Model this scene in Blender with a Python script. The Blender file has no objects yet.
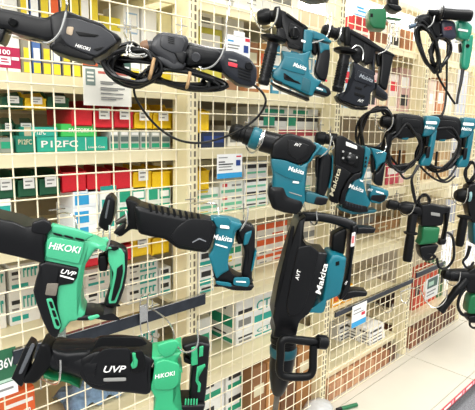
import bpy, bmesh, random
from math import *
from mathutils import Vector, Matrix
random.seed(7)
SC = bpy.context.scene
COL = SC.collection

# ------------------------------------------------------------------ camera
FPX = 480.0
YAW, PIT, ROL = radians(46), radians(9.65), radians(1.1)
CAM = Vector((0, -1.145, 1.36))
cc, ss = cos(YAW), sin(YAW)
FWD = Vector((cc*cos(PIT), ss*cos(PIT), -sin(PIT)))
R0 = Vector((ss, -cc, 0)); U0 = R0.cross(FWD)
RGT = R0*cos(ROL) + U0*sin(ROL); UPV = U0*cos(ROL) - R0*sin(ROL)
def ray(u, v): return FWD + RGT*((u-237.5)/FPX) + UPV*((205-v)/FPX)
def W(u, v, y):
    r = ray(u, v); return CAM + r*((y-CAM.y)/r.y)
cd = bpy.data.cameras.new('camera'); co = bpy.data.objects.new('camera', cd); COL.objects.link(co)
cd.sensor_fit = 'HORIZONTAL'; cd.sensor_width = 36; cd.lens = 36*FPX/475; cd.clip_start = .02
m = Matrix((RGT, UPV, -FWD)).transposed().to_4x4(); m.translation = CAM
co.matrix_world = m; SC.camera = co

# ------------------------------------------------------------------ materials
def lin(h):
    h = h.lstrip('#'); o = []
    for i in (0, 2, 4):
        c = int(h[i:i+2], 16)/255
        o.append(c/12.92 if c <= .04045 else ((c+.055)/1.055)**2.4)
    return (*o, 1)
MATS = {}
def mat(name, col, rough=.45, metal=0, bump=0, scale=200, var=.06, emis=0, coat=0, alpha=1, spec=.5):
    if name in MATS: return MATS[name]
    M = bpy.data.materials.new(name); M.use_nodes = True
    nt = M.node_tree; b = nt.nodes['Principled BSDF']
    c = lin(col)
    n = nt.nodes.new('ShaderNodeTexNoise'); n.inputs['Scale'].default_value = scale
    n.inputs['Detail'].default_value = 3
    tc = nt.nodes.new('ShaderNodeTexCoord'); nt.links.new(tc.outputs['Object'], n.inputs['Vector'])
    r = nt.nodes.new('ShaderNodeValToRGB')
    r.color_ramp.elements[0].position = .35; r.color_ramp.elements[1].position = .65
    r.color_ramp.elements[0].color = tuple(max(0, x*(1-var)) for x in c[:3])+(1,)
    r.color_ramp.elements[1].color = tuple(min(1, x*(1+var)) for x in c[:3])+(1,)
    nt.links.new(n.outputs['Fac'], r.inputs['Fac']); nt.links.new(r.outputs['Color'], b.inputs['Base Color'])
    b.inputs['Roughness'].default_value = rough; b.inputs['Metallic'].default_value = metal
    b.inputs['Specular IOR Level'].default_value = spec
    if coat: b.inputs['Coat Weight'].default_value = coat
    if alpha < 1: b.inputs['Alpha'].default_value = alpha
    if bump:
        bp = nt.nodes.new('ShaderNodeBump'); bp.inputs['Strength'].default_value = bump; bp.inputs['Distance'].default_value = .001
        nt.links.new(n.outputs['Fac'], bp.inputs['Height']); nt.links.new(bp.outputs['Normal'], b.inputs['Normal'])
    if emis:
        b.inputs['Emission Color'].default_value = c; b.inputs['Emission Strength'].default_value = emis
    MATS[name] = M; return M
CREAM = mat('cream_paint', '#eadfb8', .4, scale=9, var=.02)
WIRE = mat('cream_wire', '#f3e8c9', .35, scale=20, var=.02)
DECK = mat('deck_paint', '#c6c0b1', .45, scale=6, var=.02)
SLOT = mat('slot_dark', '#6b6250', .7)
BLK = mat('black_plastic', '#0d0e10', .34, bump=.12, scale=900, spec=.25)
BLK2 = mat('black_rubber', '#08090a', .42, bump=.2, scale=1200, spec=.2)
GLOSS = mat('gloss_black', '#08090a', .2, spec=.4)
SLATE = mat('slate_plastic', '#1d2027', .36, bump=.1, scale=900, spec=.3)
GREYP = mat('grey_plastic', '#333437', .36, bump=.12, scale=900, spec=.35)
GRAPH = mat('graphite_plastic', '#0f1012', .36, bump=.12, scale=900, spec=.25)
TEAL = mat('teal_plastic', '#0c6372', .33, bump=.08, scale=900)
TEALD = mat('deep_teal_plastic', '#0a515c', .4, bump=.08, scale=900)
GRN = mat('green_plastic', '#42a87c', .36, bump=.06, scale=900)
GRN2 = mat('bright_green_plastic', '#2f9f6c', .36, bump=.06, scale=900)
DGRN = mat('forest_green_plastic', '#0f6239', .38, bump=.06, scale=900)
MGRN = mat('machine_green_paint', '#1c8468', .36)
STEEL = mat('chrome_wire', '#c9c9c4', .22, metal=.95, scale=60)
DSTEEL = mat('dark_steel', '#6f6c66', .35, metal=.9, scale=60)
RAILM = mat('dark_rail', '#30353d', .38, metal=.3, scale=40, var=.15)
CABLE = mat('cable_rubber', '#090a0b', .3, spec=.35)
TAN = mat('tan_tie', '#b08d62', .6)
BROWNP = mat('brown_grip', '#7d5d45', .5)
WHITE = mat('white_print', '#f6f5f0', .5, var=.01)
GREYPR = mat('grey_print', '#8a8a86', .6, var=.02)
BLKPR = mat('black_print', '#2a2a2a', .6, var=.02)
REDPR = mat('red_print', '#d8303f', .5, var=.02)
PINKPR = mat('crimson_print', '#b5224a', .5, var=.02)
BLUEPR = mat('blue_print', '#2f9fd6', .5, var=.02)
NAVYPR = mat('navy_print', '#1f3f86', .5, var=.02)
GRNPR = mat('green_print', '#1d9d78', .5, var=.02)
TEALPR = mat('teal_print', '#25a79a', .5, var=.02)
YELPR = mat('yellow_print', '#e8cf2e', .5, var=.02)
ORPR = mat('orange_print', '#e8622a', .5, var=.02)
GOLD = mat('pale_gold_print', '#d8cfae', .5, var=.02)
PATCH = mat('taupe_patch', '#6d665b', .5)
CLOTH = mat('blue_cloth', '#7f9bb8', .9, bump=.5, scale=90, var=.15)
CLEAR = mat('clear_film', '#d6d8d6', .15, alpha=.55)
BIN = {'green': mat('green_bin', '#1c5a3c', .45), 'yellow': mat('yellow_bin', '#ffcf12', .4), 'red': mat('red_bin', '#e3202f', .4)}
def card(col, rough=.6): return mat('card_'+col.strip('#'), col, rough, scale=30, var=.03)

# ------------------------------------------------------------------ mesh helpers
def mesh_obj(name, bm, material, parent=None, loc=None, smooth=40):
    me = bpy.data.meshes.new(name); bm.normal_update(); bm.to_mesh(me); bm.free()
    me.materials.append(material)
    for p in me.polygons: p.use_smooth = True
    me.set_sharp_from_angle(angle=radians(smooth))
    o = bpy.data.objects.new(name, me); COL.objects.link(o)
    if parent: o.parent = parent
    if loc is not None: o.location = loc
    return o
def tag(o, label, cat=None, group=None, kind=None):
    if label: o['label'] = label
    if cat: o['category'] = cat
    if group: o['group'] = group
    if kind: o['kind'] = kind
    return o
def add_box(bm, x0, x1, y0, y1, z0, z1):
    v = [bm.verts.new((x, y, z)) for x in (x0, x1) for y in (y0, y1) for z in (z0, z1)]
    for f in ((0,1,3,2),(4,6,7,5),(0,4,5,1),(2,3,7,6),(0,2,6,4),(1,5,7,3)):
        bm.faces.new([v[i] for i in f])
    return v
def bevel_all(bm, w, seg=2):
    if w: bmesh.ops.bevel(bm, geom=bm.edges[:], offset=w, segments=seg, affect='EDGES', clamp_overlap=True)
def box_obj(name, x0, x1, y0, y1, z0, z1, material, parent=None, bev=.0015, origin=None):
    o3 = origin or Vector(((x0+x1)/2, (y0+y1)/2, z0))
    bm = bmesh.new(); add_box(bm, x0-o3.x, x1-o3.x, y0-o3.y, y1-o3.y, z0-o3.z, z1-o3.z); bevel_all(bm, bev)
    return mesh_obj(name, bm, material, parent, None if parent else o3)
def add_tube(bm, pts, r, seg=8, closed=False):
    pts = [Vector(p) for p in pts]; n = len(pts); rings = []
    up = None
    for i, p in enumerate(pts):
        a = pts[i-1] if (i > 0 or closed) else p
        b = pts[(i+1) % n] if (i < n-1 or closed) else p
        t = (b-a).normalized()
        if up is None:
            up = Vector((0,0,1)) if abs(t.z) < .9 else Vector((1,0,0))
        x = up - t*up.dot(t)
        if x.length < 1e-6: x = t.orthogonal()
        x.normalize(); up = x; y = t.cross(x)
        rr = r[i] if isinstance(r, (list, tuple)) else r
        rings.append([bm.verts.new(p + x*(rr*cos(2*pi*k/seg)) + y*(rr*sin(2*pi*k/seg))) for k in range(seg)])
    for i in range(n if closed else n-1):
        A, B = rings[i], rings[(i+1) % n]
        for k in range(seg): bm.faces.new((A[k], A[(k+1)%seg], B[(k+1)%seg], B[k]))
    if not closed:
        bm.faces.new(rings[0][::-1]); bm.faces.new(rings[-1])
def spline(pts, sub=6, closed=False):
    P = [Vector(p) for p in pts]; n = len(P); out = []
    for i in range(n if closed else n-1):
        p0 = P[i-1] if (i > 0 or closed) else P[i]; p1 = P[i]; p2 = P[(i+1)%n]
        p3 = P[(i+2)%n] if (closed or i+2 < n) else p2
        for k in range(sub):
            t = k/sub
            out.append(.5*((2*p1)+(p2-p0)*t+(2*p0-5*p1+4*p2-p3)*t*t+(3*p1-p0-3*p2+p3)*t**3))
    if not closed: out.append(P[-1])
    return out
def area2(p): return sum(p[i][0]*p[(i+1)%len(p)][1]-p[(i+1)%len(p)][0]*p[i][1] for i in range(len(p)))/2
def inset(poly, d):
    n = len(poly); out = []
    for i in range(n):
        a, b, c = Vector(poly[i-1]), Vector(poly[i]), Vector(poly[(i+1)%n])
        e1 = (b-a).normalized(); e2 = (c-b).normalized()
        n1 = Vector((-e1.y, e1.x)); n2 = Vector((-e2.y, e2.x))
        bi = n1+n2
        if bi.length < 1e-4: bi = n1.copy()
        bi.normalize(); k = max(.5, bi.dot(n1))
        out.append(b+bi*(d/k))
    return out
def chaikin(p, q):
    if not q: return [Vector(a) for a in p]
    out = []; n = len(p)
    for i in range(n):
        a, b, c = Vector(p[i-1]), Vector(p[i]), Vector(p[(i+1)%n])
        la, lc = (a-b).length, (c-b).length
        ka = min(q, .45); kc = ka
        s, e = b+(a-b)*ka, b+(c-b)*kc
        out += [s, .25*s+.5*b+.25*e, e]
    return out
def slab_bm(poly, t, bev, rc, dome=0):
    """poly: (x,z) in the local plane; solid of thickness t along local y, front towards -y."""
    if area2(poly) < 0: poly = poly[::-1]
    bm = bmesh.new(); h = t/2
    prof = [(0, h-bev), (.13*bev, h-.5*bev), (.5*bev, h-.13*bev), (bev, h)] if bev else [(0, h)]
    if dome: prof = [(0, h-bev-dome), (.13*bev, h-dome-.5*bev), (.5*bev, h-dome-.13*bev), (bev, h-dome), (bev+dome*1.2, h-.35*dome), (bev+dome*3.2, h)]
    ringsF, ringsB = [], []
    def ok(d):
        q = inset(poly, d)
        return all((Vector(q[(i+1)%len(q)])-Vector(q[i])).dot(Vector(poly[(i+1)%len(poly)])-Vector(poly[i])) > 0 for i in range(len(q)))
    kk = 1
    while kk > .12 and not ok(prof[-1][0]*kk): kk *= .8
    prof = [(a*kk, h-(h-b)*(max(kk, .35))) for a, b in prof]
    for ins, hh in prof:
        q = chaikin(inset(poly, ins), rc)
        ringsF.append([bm.verts.new((a.x, -hh, a.y)) for a in q]); ringsB.append([bm.verts.new((a.x, hh, a.y)) for a in q])
    seq = ringsB[::-1]+ringsF; n = len(seq[0])
    for A, B in zip(seq, seq[1:]):
        for k in range(n): bm.faces.new((A[k], A[(k+1)%n], B[(k+1)%n], B[k]))
    f1 = bm.faces.new(seq[0][::-1]); f2 = bm.faces.new(seq[-1])
    bmesh.ops.triangulate(bm, faces=[f1, f2])
    bmesh.ops.recalc_face_normals(bm, faces=bm.faces[:])
    return bm
def text_mesh(s, shear=0, bold=0):
    cu = bpy.data.curves.new('lettering', 'FONT'); cu.body = s; cu.shear = shear; cu.offset = bold; cu.size = 1; cu.resolution_u = 3
    o = bpy.data.objects.new('lettering', cu); COL.objects.link(o)
    dg = bpy.context.evaluated_depsgraph_get(); dg.update()
    me = bpy.data.meshes.new_from_object(o.evaluated_get(dg))
    bpy.data.objects.remove(o); bpy.data.curves.remove(cu)
    return me
def text_on(parent, s, o, ex, ez, w, h, material, shear=0, bold=.012, name='lettering'):
    """s laid from local point o along ex, ez up, width w, capital height h."""
    me = text_mesh(s, shear, bold)
    xs = [v.co.x for v in me.vertices]; ys = [v.co.y for v in me.vertices]
    x0, x1 = min(xs), max(xs); y1 = .72
    for v in me.vertices:
        v.co = o + ex*((v.co.x-x0)/(x1-x0)*w) + ez*(v.co.y/y1*h)
    me.materials.clear(); me.materials.append(material)
    ob = bpy.data.objects.new(name, me); COL.objects.link(ob); ob.parent = parent
    return ob

# ------------------------------------------------------------------ a tool's own frame
class Fr:
    def __init__(self, name, label, cat, u, v, y, ang=44, group=None):
        a = radians(ang); self.d = Vector((cos(a), -sin(a), 0)); self.n = Vector((-sin(a), -cos(a), 0))
        self.P0 = W(u, v, y); self.px = (self.P0-CAM).dot(FWD)/FPX
        self.root = bpy.data.objects.new(name, None); COL.objects.link(self.root)
        self.root.empty_display_size = .05
        self.root.location = self.P0; self.root.rotation_euler = (0, 0, -a)
        tag(self.root, label, cat, group)
    def world(self, u, v, off=0):
        r = ray(u, v); q = self.P0+self.n*off
        return CAM + r*((q-CAM).dot(self.n)/r.dot(self.n))
    def loc(self, u, v, off=0):
        P = self.world(u, v, off)-self.P0
        return Vector((P.dot(self.d), -off, P.z))
    def slab(self, name, pts, t, mt, off=0, bev=.004, rc=.22, parent=None, dome=0, sil=True):
        q = [(p.x, p.z) for p in (self.loc(u, v, off+t*.25) for u, v in pts)]
        if t > .02 and sil:   # outline of a thick part: its far rim where the view comes from that side, its near rim elsewhere
            sg = 1 if area2(q) > 0 else -1; n_ = len(q); h = t/2-.45*min(bev, t*.45); out = []
            for i, (u, v) in enumerate(pts):
                a, b, c = Vector(q[i-1]), Vector(q[i]), Vector(q[(i+1) % n_])
                e = ((b-a).normalized()+(c-b).normalized()); N = Vector((e.y, -e.x))*sg
                r = ray(u, v); rt = Vector((r.dot(self.d), r.z))/abs(r.dot(self.n))
                k = max(-1, min(1, 1.6*N.normalized().dot(rt)/max(rt.length, .08))) if N.length > 1e-5 else 0
                p = self.loc(u, v, off+h*k); out.append((p.x, p.z))
            q = out
        bm = slab_bm(q, t, min(bev, t*.45), rc, dome)
        for v in bm.verts: v.co.y -= off
        return mesh_obj(name, bm, mt, parent or self.root)
    def decal(self, name, pts, off, mt, parent=None, rc=.15, t=.0012):
        return self.slab(name, pts, t, mt, off, .0003, rc, parent)
    def lathe(self, name, a, b, prof, mt, off=0, off1=None, seg=24, parent=None):
        A = self.loc(*a, off); B = self.loc(*b, off if off1 is None else off1)
        ax = (B-A); t = ax.normalized(); x = t.orthogonal().normalized(); y = t.cross(x)
        bm = bmesh.new(); rings = []
        for k, r in prof:
            r = max(r, .05)*self.px; c = A+ax*k
            rings.append([bm.verts.new(c+x*(r*cos(2*pi*i/seg))+y*(r*sin(2*pi*i/seg))) for i in range(seg)])
        for P, Q in zip(rings, rings[1:]):
            for i in range(seg): bm.faces.new((P[i], P[(i+1)%seg], Q[(i+1)%seg], Q[i]))
        bm.faces.new(rings[0][::-1]); bm.faces.new(rings[-1])
        bmesh.ops.recalc_face_normals(bm, faces=bm.faces[:])
        return mesh_obj(name, bm, mt, parent or self.root, smooth=35)
    def tube(self, name, pts, rpx, mt, closed=False, sub=6, parent=None, seg=8):
        P = spline([self.loc(*(p if len(p) == 3 else (*p, 0))) for p in pts], sub, closed)
        bm = bmesh.new()
        if isinstance(rpx, (list, tuple)):
            m_ = len(rpx)-1; N = len(P)-1
            rr = []
            for i in range(N+1):
                k = i/N*m_; j = min(int(k), m_-1); rr.append((rpx[j]+(rpx[j+1]-rpx[j])*(k-j))*self.px)
        else: rr = rpx*self.px
        add_tube(bm, P, rr, seg, closed)
        return mesh_obj(name, bm, mt, parent or self.root)
    def text(self, s, p0, p1, hpx, off, mt, shear=.2, bold=.012, parent=None):
        A, B = self.loc(*p0, off), self.loc(*p1, off)
        ex = (B-A); w = ex.length; ex.normalize(); ez = Vector((-ex.z, 0, ex.x))
        return text_on(parent or self.root, s, A, ex, ez, w, hpx*self.px, mt, shear, bold)
    def coil(self, name, cx, cy, rx, ry, n, rpx, mt, off=0, spread=.03, jit=.08, rot=0, parent=None, seed=1):
        R = random.Random(seed); pts = []
        for i in range(n*10):
            a = 2*pi*i/10; k = i/(n*10)
            lx = 1+R.uniform(-jit, jit)+.12*sin(i*.7+seed); ly = 1+R.uniform(-jit, jit)
            x, y = rx*lx*cos(a), ry*ly*sin(a)
            pts.append((cx+x*cos(rot)-y*sin(rot), cy+x*sin(rot)+y*cos(rot), off+(k-.5)*spread+R.uniform(-.004, .004)))
        return self.tube(name, pts, rpx, mt, sub=4, parent=parent, seg=7)

def ribs(r0, r1, n=9, d=.55):
    out = []
    for k in range(n):
        t = .22+.62*k/n; r = r0+(r1-r0)*k/n; out += [(t, r), (t+.62*.55/n, r), (t+.62*.6/n, r-d), (t+.62*.95/n, r-d)]
    return out
def hook(fr, mesh_px, pts, label, r=.0021, group='wire hooks holding the tools'):
    """chrome wire hook: starts on the mesh, ends in a curl around a tool (points in that tool's frame)."""
    m0 = W(*mesh_px, -.003); P = [m0]+[fr.world(*p) for p in pts]
    S = spline([p-m0 for p in P], 8)
    bm = bmesh.new(); add_tube(bm, S, r, 8)
    root = mesh_obj('wire_hook', bm, STEEL, None, m0)
    bm = bmesh.new(); add_tube(bm, [(-.02, -.0025, .012), (.02, -.0025, .012)], .0018, 6); add_tube(bm, [(0, -.0025, .03), (0, -.0025, -.03)], .0018, 6)
    mesh_obj('mounting_clip', bm, STEEL, root)
    return tag(root, label, 'hook', group)

# ------------------------------------------------------------------ setting
w = bpy.data.worlds.new('world'); SC.world = w; w.use_nodes = True
wn = w.node_tree; wt = wn.nodes.new('ShaderNodeTexCoord'); wx = wn.nodes.new('ShaderNodeSeparateXYZ'); wr = wn.nodes.new('ShaderNodeValToRGB')
wn.links.new(wt.outputs['Generated'], wx.inputs[0])
mr = wn.nodes.new('ShaderNodeMapRange'); mr.inputs[1].default_value = -1; mr.inputs[2].default_value = 1
wn.links.new(wx.outputs['Z'], mr.inputs[0]); wn.links.new(mr.outputs[0], wr.inputs['Fac'])
els = wr.color_ramp.elements; els[0].position = 0; els[0].color = (.18, .18, .18, 1); els[1].position = 1; els[1].color = (.85, .87, .88, 1)
for pp, cv in ((.47, .35), (.53, .62), (.6, .8)): e = els.new(pp); e.color = (cv, cv, cv*1.01, 1)
wn.links.new(wr.outputs['Color'], wn.nodes['Background'].inputs[0]); wn.nodes['Background'].inputs[1].default_value = .85
def lamp(x, y, z, sx, sy, e, rx=0, ry=0):
    l = bpy.data.lights.new('tube_and_fill_light', 'AREA'); l.shape = 'RECTANGLE'; l.size = sx; l.size_y = sy; l.energy = e
    l.color = (1, .985, .95)
    o = bpy.data.objects.new('tube_and_fill_light', l); COL.objects.link(o); o.location = (x, y, z); o.rotation_euler = (rx, ry, 0)
lamp(1.2, -1.9, 2.75, 4.2, .2, 95, radians(-34))
lamp(1.8, -.8, 2.95, 4.4, .16, 48, radians(-12))
lamp(4.5, 2.0, 4.0, 6, .3, 620, radians(25))  # added fill lamp, out of view, that whitens the back wall
lamp(-1.3, -1.2, 2.3, .25, 2.2, 34, 0, radians(-45))
SC.view_settings.view_transform = 'Standard'; SC.view_settings.look = 'None'
SC.view_settings.gamma = 1; SC.view_settings.exposure = .8; SC.view_settings.use_curve_mapping = False

CARPET = mat('grey_carpet', '#77777a', .95, bump=.8, scale=160, var=.35)
bm = bmesh.new(); add_box(bm, -2.5, 6, -4, 3, -.03, 0)
tag(mesh_obj('floor', bm, CARPET), None, kind='structure')
bm = bmesh.new(); add_box(bm, -2.5, 9, 3, 3.05, 0, 4.2)
tag(mesh_obj('wall_back', bm, mat('white_wall', '#f6f6f4', .7, scale=5, var=.01)), None, kind='structure')

POST = [.165, .922, 1.676, 2.444, 3.18, 3.92]
ZTOP = 1.925
where_post = ['outermost left', 'left of the blue shelf card', 'behind the demolition hammer', 'where two deck panels meet', 'at the far end of the lower black rail', 'farthest right']
for i, X in enumerate(POST):
    t = bpy.data.objects.new('upright_post', None); COL.objects.link(t); t.location = (X, .03, 0)
    tag(t, 'cream slotted steel upright of the gondola, '+where_post[i], 'upright post', 'slotted uprights of the gondola')
    box_obj('column', X-.022, X+.022, .012, .085, 0, ZTOP, CREAM, t, .002, Vector((X, .03, 0)))
    bm = bmesh.new()
    for z in [.14+k*.025 for k in range(71)]:
        for dx in (-.009, .009): add_box(bm, dx-.0035, dx+.0035, -.0188, -.0176, z-.0085, z+.0085)
    mesh_obj('slot_row', bm, SLOT, t)
rear_lab = ['behind the green bins', 'behind the orange cartons', 'behind the yellow boxes', 'behind the tall orange packs', 'at the far right']
for i in range(5):
    a, b = POST[i]+.0005, POST[i+1]-.0005
    tag(box_obj('gondola_back', a, b, .46, .475, 0, ZTOP, mat('rear_shaded_tan', '#bdb092', .6, scale=8, var=.02), bev=.001), 'tall tan back sheet, darkened for shade, of the gondola bay '+rear_lab[i], 'back sheet', 'back sheets of the gondola')  # tan set darker than the cream paint, standing in for gap shade behind goods
# wire mesh, one panel a bay
mesh_lab = ['in the left bay behind the saws', 'in the bay behind the long demolition hammer', 'in the bay over the stack of white boxes', 'in the bay right of the second deck seam', 'in the last bay at the far right edge']
for i in range(5):
    a, b = POST[i]+.02, POST[i+1]-.02
    bm = bmesh.new(); n = 14; st = (b-a)/n
    r = .0019
    for k in range(n+1):
        x = a+k*st; add_tube(bm, [(x, 0, .105), (x, 0, ZTOP-.003)], r, 6)
    nz = 34; sz = (ZTOP-.108)/nz
    for k in range(nz+1):
        z = .105+k*sz; add_tube(bm, [(a-.004, -.0032, z), (b+.004, -.0032, z)], r, 6)
    bm.normal_update()
    for v in bm.verts: v.co -= Vector((a, 0, .105))
    tag(mesh_obj('wire_mesh_grid', bm, WIRE, None, (a, 0, .105)), 'cream square wire mesh panel '+mesh_lab[i], 'wire mesh', 'wire mesh panels on the gondola')
    tag(box_obj('top_rail', POST[i]+.024, POST[i+1]-.024, .014, .06, ZTOP-.03, ZTOP, CREAM), 'cream top rail along the mesh '+mesh_lab[i], 'rail', 'top rails of the gondola')
# shelf boards
SH = dict(s0=1.735, s1=1.47, s2=1.277, s3=1.045, s4=.745, s5=.467)
def shelf(i, z, what, h=.035, y1=.44):
    a, b = POST[i]+.026, POST[i+1]-.026
    bm = bmesh.new(); o = Vector(((a+b)/2, .06, z))
    add_box(bm, a-o.x, b-o.x, .002, y1-.06, -.012, 0); add_box(bm, a-o.x, b-o.x, 0, .014, -h, -.0003)
    tag(mesh_obj('shelf_board', bm, CREAM, None, o), 'cream steel shelf board '+what, 'shelf', 'shelf boards of the gondola')
for i, nm in ((0, 'left bay'), (1, 'second bay')):
    for k, wh in (('s0', 'at the top over the white cartons'), ('s1', 'under the tall packs and white cartons'), ('s2', 'under the small boxes'), ('s3', 'over the lowest bins'), ('s4', 'under the white boxes with green print'), ('s5', 'lowest')):
        shelf(i, SH[k], wh+' in the '+nm, .042 if k == 's1' else .033)
for z, wh in ((1.735, 'highest'), (1.435, 'behind the corded drills'), (1.045, 'over the brown carton'), (.745, 'under the brown carton'), (.5, 'under the yellow boxes'), (.215, 'under the stack of white boxes')):
    shelf(2, z, wh+' in the third bay')
for z, wh in ((1.735, 'highest'), (1.435, 'second from the top'), (1.045, 'behind the green breaker'), (.745, 'behind the hammer cables'), (.24, 'lowest')):
    shelf(3, z, wh+' in the fourth bay')
for z, wh in ((1.435, 'upper'), (.9, 'lower')): shelf(4, z, wh+' in the far right bay')
# base deck
ZD = .0986
deck_lab = ['off to the left', 'under the demolition hammer', 'under the stack of white boxes', 'beyond the long seam at the right', 'at the far right']
for i in range(5):
    a, b = POST[i]+.002, POST[i+1]-.002
    t = box_obj('base_deck', a, b, -.334, -.042, ZD-.028, ZD, DECK, bev=.0015)
    tag(t, 'smooth cream base deck '+deck_lab[i], 'deck', 'base decks of the gondola')
    o4 = t.location.copy()
    for X in (a+.03, b-.03):
        l_ = box_obj('leg', X-.02, X+.02, -.325, -.285, .016, ZD-.0285, CREAM, t, .002, o4)
        bm = bmesh.new(); q = Vector((X, -.305, .016))-o4; add_tube(bm, [q-Vector((0, 0, .016)), q-Vector((0, 0, .001))], .014, 14); mesh_obj('foot_pad', bm, BLK2, l_)
    tag(box_obj('plinth_strip', a, b, -.0395, .46, ZD-.028, ZD, DECK, bev=.001), 'cream rear deck strip below the mesh '+deck_lab[i], 'deck strip', 'rear deck strips')
    t = box_obj('price_rail', a, b, -.364, -.3365, ZD-.03, ZD, DECK, bev=.001)
    tag(t, 'cream price rail with red strip on deck edge '+deck_lab[i], 'price rail', 'price rails on the deck edge')
    o3 = Vector(((a+b)/2, -.35, ZD-.03))
    box_obj('promotion_strip', a+.004, b-.004, -.3665, -.3645, ZD-.029, ZD-.001, REDPR, t, 0, o3)
    for k in range(6):
        x = a+.03+k*(b-a)/6
        box_obj('printed_panel', x, x+.075, -.3673, -.3667, ZD-.021, ZD-.008, WHITE, t, 0, o3)
        box_obj('printed_panel', x+.086, x+.108, -.3673, -.3667, ZD-.024, ZD-.005, mat('pink_print', '#f0b9be', .5), t, 0, o3)
# rails on the mesh with their hook brackets
def rail(x0, x1, z0, z1, lab, slots):
    t = box_obj('rail_bar', x0, x1, -.017, -.009, z0, z1, RAILM, bev=.001); tag(t, lab, 'rail')
    o3 = Vector(((x0+x1)/2, -.013, z0))
    box_obj('top_lip', x0, x1, -.019, -.006, z1-.0005, z1+.002, STEEL, t, 0, o3)
    return t
rail(.36, .955, .782, .818, 'dark steel rail on the mesh between the two green saws', 5)
rail(1.70, 2.42, .528, .553, 'dark rail on the mesh beside the white card with a blue foot', 5)
rail(2.46, 2.80, .545, .575, 'dark rail on the mesh below the black and green breaker', 3)

# ------------------------------------------------------------------ goods behind the mesh
def item(name, label, cat, rect, y=.1, d=.16, col='#ffffff', stand=None, panels=(), group=None, texts=(), bev=.0015, m=None, side=(), top=None):
    """rect in photo pixels of the front face at depth y; panels: (fx0,fz0,fx1,fz1,material) on the front, side: the same on the left face"""
    x0, y0, x1, y1 = rect; um, vm = (x0+x1)/2, (y0+y1)/2
    X0, X1 = W(x0, vm, y).x, W(x1, vm, y).x; Z1, Z0 = W(um, y0, y).z, W(um, y1, y).z
    if stand is not None: Z0 = stand+.0004
    if Z1 < Z0+.01: Z1 = Z0+.02
    if top is not None: Z1 = min(Z1, top)
    X0 += .0006; X1 -= .0006
    d = min(d, .452-y)
    o3 = Vector(((X0+X1)/2, y+d/2, Z0))
    t = box_obj(name, X0, X1, y, y+d, Z0, Z1, m or card(col), None, bev, o3)
    tag(t, label, cat, group)
    for k, (a, b, c, e, mm) in enumerate(panels):
        box_obj('printed_panel', X0+(X1-X0)*a, X0+(X1-X0)*c, y-.0006-.00025*k, y+.0006, Z0+(Z1-Z0)*b, Z0+(Z1-Z0)*e, mm, t, 0, o3)
    for a, b, c, e, mm in side:
        box_obj('printed_panel', X0-.0008, X0+.0006, y+d*a, y+d*c, Z0+(Z1-Z0)*b, Z0+(Z1-Z0)*e, mm, t, 0, o3)
    for s, a, b, c, h, mm in texts:
        text_on(t, s, Vector((X0+(X1-X0)*a, y-.0012, Z0+(Z1-Z0)*b))-o3, Vector((1,0,0)), Vector((0,0,1)), (X1-X0)*(c-a), (Z1-Z0)*h, mm, 0, .015)
    return t
def bin_(label, col, rect, y=.13, d=.13, lab=True, group=None, lip=.6):
    y -= .03; d += .03 if y < .12 else 0
    x0, y0, x1, y1 = rect; um, vm = (x0+x1)/2, (y0+y1)/2
    X0, X1 = W(x0, vm, y).x+.001, W(x1, vm, y).x-.001; Z1, Z0 = W(um, y0, y).z, W(um, y1, y).z
    h = Z1-Z0; t = .0025; W2 = (X1-X0)/2; lip = h*lip
    o3 = Vector(((X0+X1)/2, y, Z0)); bm = bmesh.new()
    def prism(pts, xa, xb):
        A = [bm.verts.new((xa, p, q)) for p, q in pts]; B = [bm.verts.new((xb, p, q)) for p, q in pts]; n = len(pts)
        for i in range(n): bm.faces.new((A[i], A[(i+1)%n], B[(i+1)%n], B[i]))
        bm.faces.new(A[::-1]); bm.faces.new(B)
    sidep = [(0, 0), (d, 0), (d, h), (.035, h), (.016, lip+.006), (0, lip)]
    prism(sidep, -W2, -W2+t); prism(sidep, W2-t, W2)
    prism([(.0, 0), (d, 0), (d, t), (.0, t)], -W2+t, W2-t)
    prism([(d-t, t), (d, t), (d, h*.62), (d-t, h*.62)], -W2+t, W2-t)
    prism([(.0, t*.2), (.003, t*.2), (.003, lip), (0, lip)], -W2+t, W2-t)
    prism([(-.004, lip-.003), (.003, lip-.003), (.003, lip+.002), (-.004, lip+.002)], -W2, W2)
    bmesh.ops.recalc_face_normals(bm, faces=bm.faces[:])
    root = mesh_obj('storage_bin', bm, BIN[col], None, o3, 25); tag(root, label, 'bin', group)
    if lab:
        lw = W2*.55; zl = lip*.62
        box_obj('paper_label', o3.x-lw, o3.x+lw, y-.0075, y-.0068, Z0+lip*.55, Z0+lip*1.2, WHITE, root, 0, o3)
        box_obj('label_clip', o3.x-lw*.6, o3.x+lw*.6, y-.0068, y+.004, Z0+lip*.5, Z0+lip*.7, BIN[col], root, 0, o3)
        for k in (.72, .95):
            box_obj('printed_line', o3.x-lw*.7, o3.x+lw*(.2 if k < .8 else .65), y-.0081, y-.0076, Z0+lip*k, Z0+lip*(k+.08), GREYPR, root, 0, o3)
    return root
def binrail(i, z, y, what):
    tag(box_obj('bin_rail', POST[i]+.026, POST[i+1]-.026, y, y+.012, z-.02, z+.02, CREAM, bev=.001), 'cream cross rail '+what, 'rail', 'cross rails for the bins')
G = 'hanging storage bins'
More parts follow.
